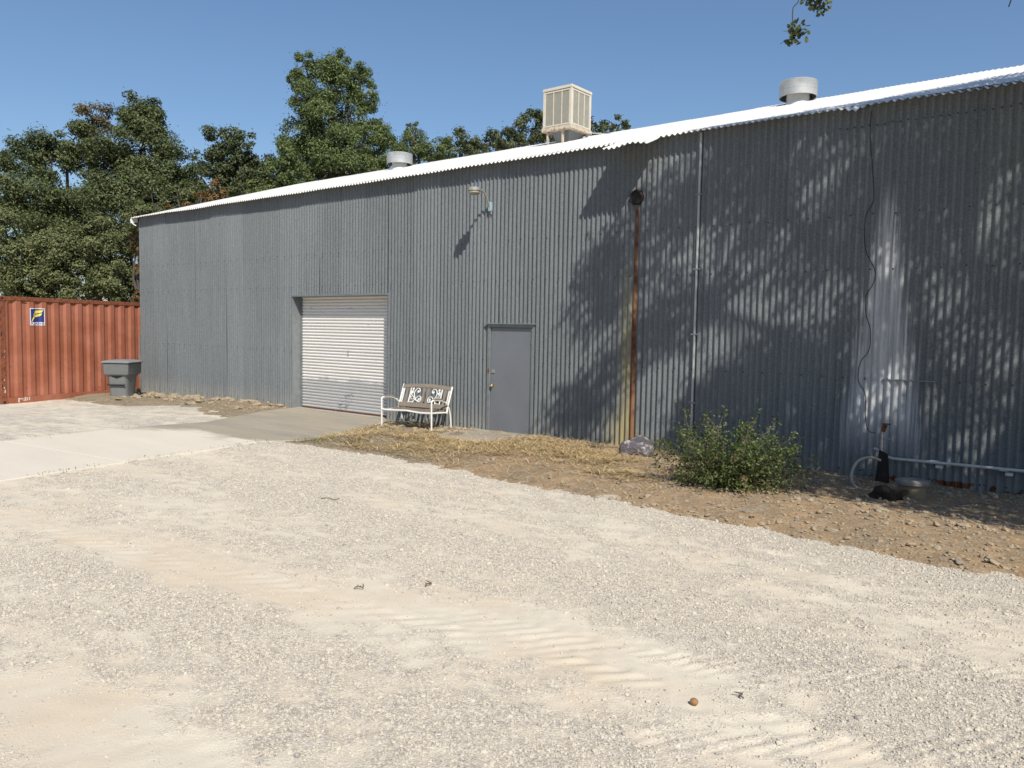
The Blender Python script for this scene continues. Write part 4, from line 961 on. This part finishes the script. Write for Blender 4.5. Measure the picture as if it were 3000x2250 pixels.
# the yard oak out of the picture on the right, whose crown shades the wall
def inpoly(x, y, poly):
    c = np.zeros(len(x), bool); n = len(poly)
    for i in range(n):
        x1, y1 = poly[i]; x2, y2 = poly[(i+1) % n]
        k = ((y1 > y) != (y2 > y)) & (x < (x2-x1)*(y-y1)/((y2-y1) if y2 != y1 else 1e-9)+x1); c ^= k
    return c
CROWN = [  # lobes of the crown, measured from the shadow they throw (along the wall, height)
 [(-5.59, 4.42), (-6.42, 4.21), (-7.04, 3.67), (-7.85, 3.07), (-7.91, 2.72), (-7.68, 2.06), (-7.27, 2.24), (-6.75, 2.7), (-6.31, 2.91), (-5.9, 3.17), (-5.2, 3.3), (-5.2, 4.6)],
 [(-7.79, 1.04), (-7.38, 1.36), (-6.67, 2.07), (-6.49, 2.47), (-5.88, 2.57), (-5.3, 2.73), (-5.3, 2.2), (-6.09, 1.81), (-6.58, 1.51), (-7.09, .79), (-7.5, .25), (-8.45, .3), (-8.55, .68), (-8.24, 1.08)],
 [(-6.21, .01), (-5.81, .72), (-5.53, 1.23), (-5.15, 1.57), (-4.5, 1.9), (-4.5, 2.7), (-5.03, 2.93), (-5.33, 3.4), (-5.4, 4.5), (-5.6, 5.0), (-5.6, 5.35), (-4.0, 6.0), (-2, 7.1), (0, 8.8), (2.0, 10.6), (6, 11.5), (8.5, 6), (8, 0), (5, -4.2), (-.5, -3.9), (-3.2, -3.7), (-4.6, -3.6), (-6.0, -3.4), (-5.4, -1.2), (-6.3, -.6)]]
HOLES = [(-4.29, 2.25, .30, .36), (-4.12, 4.66, .2, .2), (-3.16, 4.54, .14, .26), (-3.43, 3.0, .42, .12), (-2.88, 2.62, .26, .26), (-2.75, 2.12, .26, .26), (-2.96, 1.56, .22, .2), (-1.55, 2.85, .34, .34), (-2.02, 3.66, .16, .32), (-3.8, 4.05, .16, .14), (-1.68, .65, .25, .3), (-2.2, .3, .3, .22), (-5.0, 2.1, .36, .44), (-1.5, 4.1, .17, .2), (-3.55, 2.3, .25, .16), (-2.6, 1.2, .22, .26), (-1.9, 1.5, .16, .2), (-2.9, 3.4, .14, .22), (-1.3, 1.9, .2, .2), (-3.3, .3, .2, .2), (-4.4, .5, .2, .16), (-2.2, -.9, .3, .14)]
def shade_tree():
    rng = np.random.default_rng(5); n = 7400
    u = rng.uniform(-8.7, 8.6, n); v = rng.uniform(-4.3, 11.6, n); ok = np.zeros(n, bool)
    j1 = (fbm(u*1.7, v*1.7, 77, 3)-.5)*.5; j2 = (fbm(u*1.7, v*1.7, 87, 3)-.5)*.5
    for P in CROWN: ok |= inpoly(u+j1, v+j2, P)
    pr = np.ones(n)
    for a, b, ra, rb in HOLES: pr *= 1-.93*np.exp(-(((u-a)/(ra*1.15))**2+((v-b)/(rb*1.15))**2)**2)
    al = (u*.55+v*.83); ac = (u*.83-v*.55); gap = fbm(ac*2.4, al*1.15, 91, 3); pr *= .04+.96*sstep(.335, .40, gap)
    pr = np.where(v < -.2, np.maximum(pr, .55), pr)*np.where(u > 3, .45, 1); ok &= rng.random(n) < pr
    u, v = u[ok], v[ok]; k = len(u)
    t = np.full(k, 2.5); P = lambda t: np.stack([u+1.5*t, -t, v+1.85*t], 1)
    def seen(c):
        px, py, z = sight(c); return (z > 0) & (px > -150) & (px < 3160) & (py > -140)
    for _ in range(30): t = np.where(seen(P(t)) | (v+1.85*t < 4.2), t+.2, t)      # the crown hangs clear above head height
    t = t+rng.random(k)*.9; c = P(t); vis = seen(c)
    c = c[~vis]; k = len(c)
    per = rng.integers(18, 36, k); idx = np.repeat(np.arange(k), per); m = len(idx)
    e = rng.normal(size=(m, 3)); p = c[idx]+e*np.array([.155, .155, .11])
    px, py, z = sight(p); vis = (z > 0) & (px > -30) & (px < 3030) & (py > -25); p = p[~vis]; e = e[~vis]; m = len(p)
    root = np.array([6.2, -5.4, -.2])
    T = empty('yard_oak', tuple(root), label='big yard oak just out of frame on the right, shading the wall', category='tree')
    V, F = leaves(p-root, np.array([.2, -.2, .7])+rng.normal(size=(m, 3))*.6, rng.uniform(.07, .125, m), rng.uniform(.045, .08, m), rng)
    link('crown', npmesh('crown', V, F), L_OAK, T)
    mb = MB(); fork = np.array([.2, .3, 5.6]); limb(mb, (0, 0, 0), fork, .34, .26, rng, 5, .03); mb.build('trunk', M_BARK, T, smooth='all')
    mb = MB(); hubs = c[rng.choice(k, 26, replace=False)]-root
    for h in hubs: limb(mb, fork, h, .13, .035, rng, 6, .10)
    for q in c[::4]-root:
        h = hubs[np.argmin(((hubs-q)**2).sum(1))]; limb(mb, h, q, .022, .006, rng, 3, .12)
    mb.build('limbs', M_BARK, T, smooth='all')
    return T, root
YO, YROOT = shade_tree()
# twigs of the yard oak that hang into the top of the picture
def lobed(c, nrm, tdir, s, rng):
    """a lobed oak leaf"""
    nrm = Vector(nrm).normalized(); t = Vector(tdir); t = (t-nrm*t.dot(nrm)).normalized(); b = nrm.cross(t)
    pr = [(0, .03), (.12, .05), (.22, .22), (.33, .12), (.45, .34), (.56, .18), (.68, .32), (.78, .15), (.9, .2), (1.0, .06)]
    L1 = [Vector(c)+t*(a*s)+b*(w_*s)+nrm*(.12*w_*s) for a, w_ in pr]; L2 = [Vector(c)+t*(a*s)-b*(w_*s)+nrm*(.12*w_*s) for a, w_ in pr]
    return L1, L2
def sprig(path, clusters, label, seed):
    rng = np.random.default_rng(seed); P = [at(*q) for q in path]; r = P[0]
    t = empty('hanging_oak_twig', r, label=label, category='twig', group='oak twigs hanging into the top of the view')
    MB().tube(smoothline([p-r for p in P], 4), .006, 5).build('stem', M_BARK, t)
    m = MB()
    for px, py, d, rad, n in clusters:
        c0 = at(px, py, d)
        for k in range(n):
            q = c0+Vector(rng.normal(size=3)*rad); L1, L2 = lobed(q-r, rng.normal(size=3)*.8+np.array([-.3, -.6, .5]), rng.normal(size=3)+np.array([0, 0, -.7]), rng.uniform(.055, .085), rng)
            for i in range(len(L1)-1): m.add([L1[i], L1[i+1], L2[i+1], L2[i]], [(0,1,2,3)])
    m.build('leaf_cluster', L_OAK, t)
sprig([(2345, -70, 8.2), (2340, 0, 8.2), (2324, 22, 8.2), (2322, 60, 8.2), (2321, 85, 8.2)], [(2326, 100, 8.2, .04, 44), (2343, 84, 8.2, .03, 20), (2313, 72, 8.2, .015, 7), (2320, 116, 8.2, .022, 14)], 'single thin oak twig dangling lowest at the top right', 3)
sprig([(2410, -80, 8.3), (2400, -30, 8.3), (2398, 5, 8.3)], [(2392, -8, 8.3, .055, 60), (2408, 16, 8.3, .03, 24), (2372, -12, 8.3, .03, 18)], 'leafy oak tuft cut by the top edge, right of the dangling twig', 4)
sprig([(2985, -90, 8.0), (2965, -10, 8.0), (2955, 20, 8.0)], [(2962, -20, 8.0, .02, 3)], 'bare brown twig end at the top right corner', 5)

# bush before the wall
def bush():
    rng = np.random.default_rng(8); cx, cy = -4.12, -2.08; base = Vector((cx, cy, .02))
    t = empty('wild_bush', base, label='scraggly green wild bush growing before the shaded wall', category='bush')
    st = MB(); C = []; Nn = []
    tips = []
    for k in range(95):
        a = rng.uniform(0, 2*math.pi); out = rng.uniform(.1, 1.0)**.6; h = rng.uniform(.2, .92)*(1.2-.6*out)+.04
        if k < 26: h += rng.uniform(.08, .4)
        tips.append(Vector((math.cos(a)*out*1.08+.04, math.sin(a)*out*.86, h)))
    for tip in tips:
        b = Vector((rng.normal()*.1, rng.normal()*.08, 0)); mid = b.lerp(tip, .5)+Vector((rng.normal()*.06, rng.normal()*.05, .08)); pts = smoothline([b, mid, tip], 4)
        st.tube(pts, [.008-.0055*i/(len(pts)-1) for i in range(len(pts))], 5)
        L_ = len(pts)
        for i in range(int(L_*.3), L_):
            q = pts[i]; n = 12 if i < L_-1 else 16
            for j in range(n):
                C.append(np.array(q)+rng.normal(size=3)*np.array([.05, .05, .045])); Nn.append(rng.normal(size=3)*.6+np.array([.15, -.25, .75]))
    for k in range(1300):
        a = rng.uniform(0, 2*math.pi); out = rng.random()**.5; z = rng.uniform(.0, .46)*(1-.7*out**2)
        C.append(np.array([math.cos(a)*out*.74, math.sin(a)*out*.55, z+.03])); Nn.append(rng.normal(size=3)*.6+np.array([.1, -.2, .7]))
    C = np.array(C); C[:, 2] = np.maximum(C[:, 2], .02); V, F = leaves(C, np.array(Nn), rng.uniform(.024, .05, len(C)), rng.uniform(.018, .034, len(C)), rng)
    st.build('stems', M_TWIG, t); link('foliage', npmesh('foliage', V, F), leafmat('bush_leaf', (.055, .085, .022), (.17, .20, .065), .28, .42), t)
    m = MB()
    for x, y, z in ((.22, -.35, .5), (.34, -.42, .27), (.39, -.45, .2)):
        m.add([(x, y, z), (x+.06, y-.02, z+.03), (x+.08, y-.02, z-.03), (x+.03, y-.03, z-.07)], [(0,1,2,3)])
    m.build('dead_leaf', plain('dead_leaf', (.36, .22, .13), .8, 0, .3, 20), t)
bush()
# dark clod of roots by the hose
MBm = stone_mesh('clod', 133, 4, .8, .6); cl = link('earth_clod', MBm, plain('dark_clod', (.035, .026, .018), 1, 0, .4, 8, .05, 14), None, label='dark clod of earth and roots below the hose end', category='clod'); cl.location = (-2.33, -1.5, .10); cl.scale = (.30, .22, .30)

# straw and weeds
def blades(name, X_, Y_, zf, Lr, wd, tilt, mt, rng, label, cat):
    n = len(X_); z = zf(X_, Y_); a = rng.uniform(0, 2*np.pi, n); L_ = rng.uniform(*Lr, n); el = np.abs(rng.normal(0, tilt, n)).clip(.02, 1.4)
    d = np.stack([np.cos(a)*np.cos(el), np.sin(a)*np.cos(el), np.sin(el)], 1); s = np.stack([-np.sin(a), np.cos(a), np.zeros(n)], 1)*wd*rng.uniform(.6, 1.4, n)[:, None]
    p0 = np.stack([X_, Y_, z+.004], 1)+np.stack([np.zeros(n), np.zeros(n), rng.uniform(0, .03, n)], 1); p1 = p0+d*L_[:, None]*.55; p2 = p0+d*L_[:, None]-np.array([0, 0, 1])*(.25*L_*np.sin(el))[:, None]
    p2[:, 2] = np.maximum(p2[:, 2], z+.003)
    V = np.stack([p0-s, p0+s, p1+s, p1-s, p2], 1).reshape(-1, 3); i = np.arange(n)*5
    F = np.concatenate([np.stack([i, i+1, i+2], 1), np.stack([i, i+2, i+3], 1), np.stack([i+3, i+2, i+4], 1)])
    return link(name, npmesh(name, V, F), mt, None, kind='stuff', label=label, category=cat)
def bladesmat(name, c, c2):
    m = MT(name, .8, 0, .2); r = m.rand(); m.color(m.mul(m.mix(r, c, c2), (m.noise(m.pos(), 3, 3, .6)-.5)*.8+1.0)); return m.mat
M_STRAW = bladesmat('straw', (.34, .24, .12), (.64, .49, .27)); M_WEED = bladesmat('weed', (.10, .11, .04), (.24, .22, .10))
rng = np.random.default_rng(31); n = 110000
X_ = rng.uniform(-12.2, -4.6, n); Y_ = rng.uniform(-3.5, -.15, n); mk_ = strip_mask(X_, Y_)
d = sstep(.42, .62, fbm(X_*1.1, Y_*1.6, 101, 4))*.9+.1
yc = np.interp(X_, [-12.2, -11, -9.5, -8.2, -6.5, -4.6], [-2.4, -2.3, -2.1, -1.5, -1.6, -2.2]); d = d*(.15+1.1*np.exp(-((Y_-yc)/.85)**2))*(1-.8*sstep(-6.2, -4.8, X_))*np.where(X_ < -10.6, .45, 1)
d = np.where((X_ > -10.2) & (X_ < -8.75) & (Y_ > -1.35), .03, d)
k = (mk_ > .05) & (rng.random(n) < d*.85); blades('straw_litter', X_[k], Y_[k], DZ1, (.05, .20), .0032, .24, M_STRAW, rng, 'golden dry straw scattered over the earth before the doors', 'straw')
X_ = rng.uniform(-12.1, -8.8, 12000); Y_ = rng.uniform(-3.5, -1.0, 12000); mk_ = strip_mask(X_, Y_); d = np.exp(-((mk_-.25)/.35)**2)*sstep(.4, .6, fbm(X_*2, Y_*2, 111, 3))*np.where(X_ < -10.2, 1, .35)
k = (mk_ > .03) & (rng.random(12000) < d); blades('dry_weeds', X_[k], Y_[k], DZ1, (.03, .09), .003, .7, M_WEED, rng, 'grey-green low weeds on the earth edge by the apron', 'weeds')
X_ = rng.uniform(-23, -15.4, 9000); Y_ = rng.uniform(-2.4, -.1, 9000); mk_ = left_mask(X_, Y_); d = .12+.9*np.exp(-(((X_+16.6)/.7)**2+((Y_+1.3)/.6)**2))+.5*np.exp(-((mk_-.1)/.2)**2)*.5
k = (mk_ > .03) & (rng.random(9000) < d*.55); blades('straw_wisps', X_[k], Y_[k], DZ2, (.06, .2), .003, .25, M_STRAW, rng, 'thin straw among the stones left of the roll-up door', 'straw')
# tufts along the apron edges
def tuft(x, y, n, h, seed):
    r = np.random.default_rng(seed); X_ = x+r.normal(0, .10, n); Y_ = y+r.normal(0, .16, n)
    return X_, Y_
TX = []; TY = []
for y in (-7.55, -7.2, -6.75, -6.1, -5.75, -5.1, -4.55, -4.3, -3.9):
    x = float(np.interp(y, [b for a, b in APR_R], [a for a, b in APR_R]))+.03; q = tuft(x, y+random.uniform(-.15, .15), random.choice([6, 10, 14, 60, 24]), .05, int(-y*100)); TX.append(q[0]); TY.append(q[1])
for y in (-6.4, -5.6, -4.6, -4.0, -3.3):
    x = float(np.interp(y, [b for a, b in APR_L], [a for a, b in APR_L]))-.03; q = tuft(x, y, random.randint(4, 16), .05, int(-y*77)); TX.append(q[0]); TY.append(q[1])
TX = np.concatenate(TX); TY = np.concatenate(TY)
blades('edge_grass', TX, TY, lambda x, y: np.full(len(x), .0)+.01, (.02, .05), .004, .7, M_WEED, np.random.default_rng(4), 'small tufts of grass along the driveway edges', 'grass')
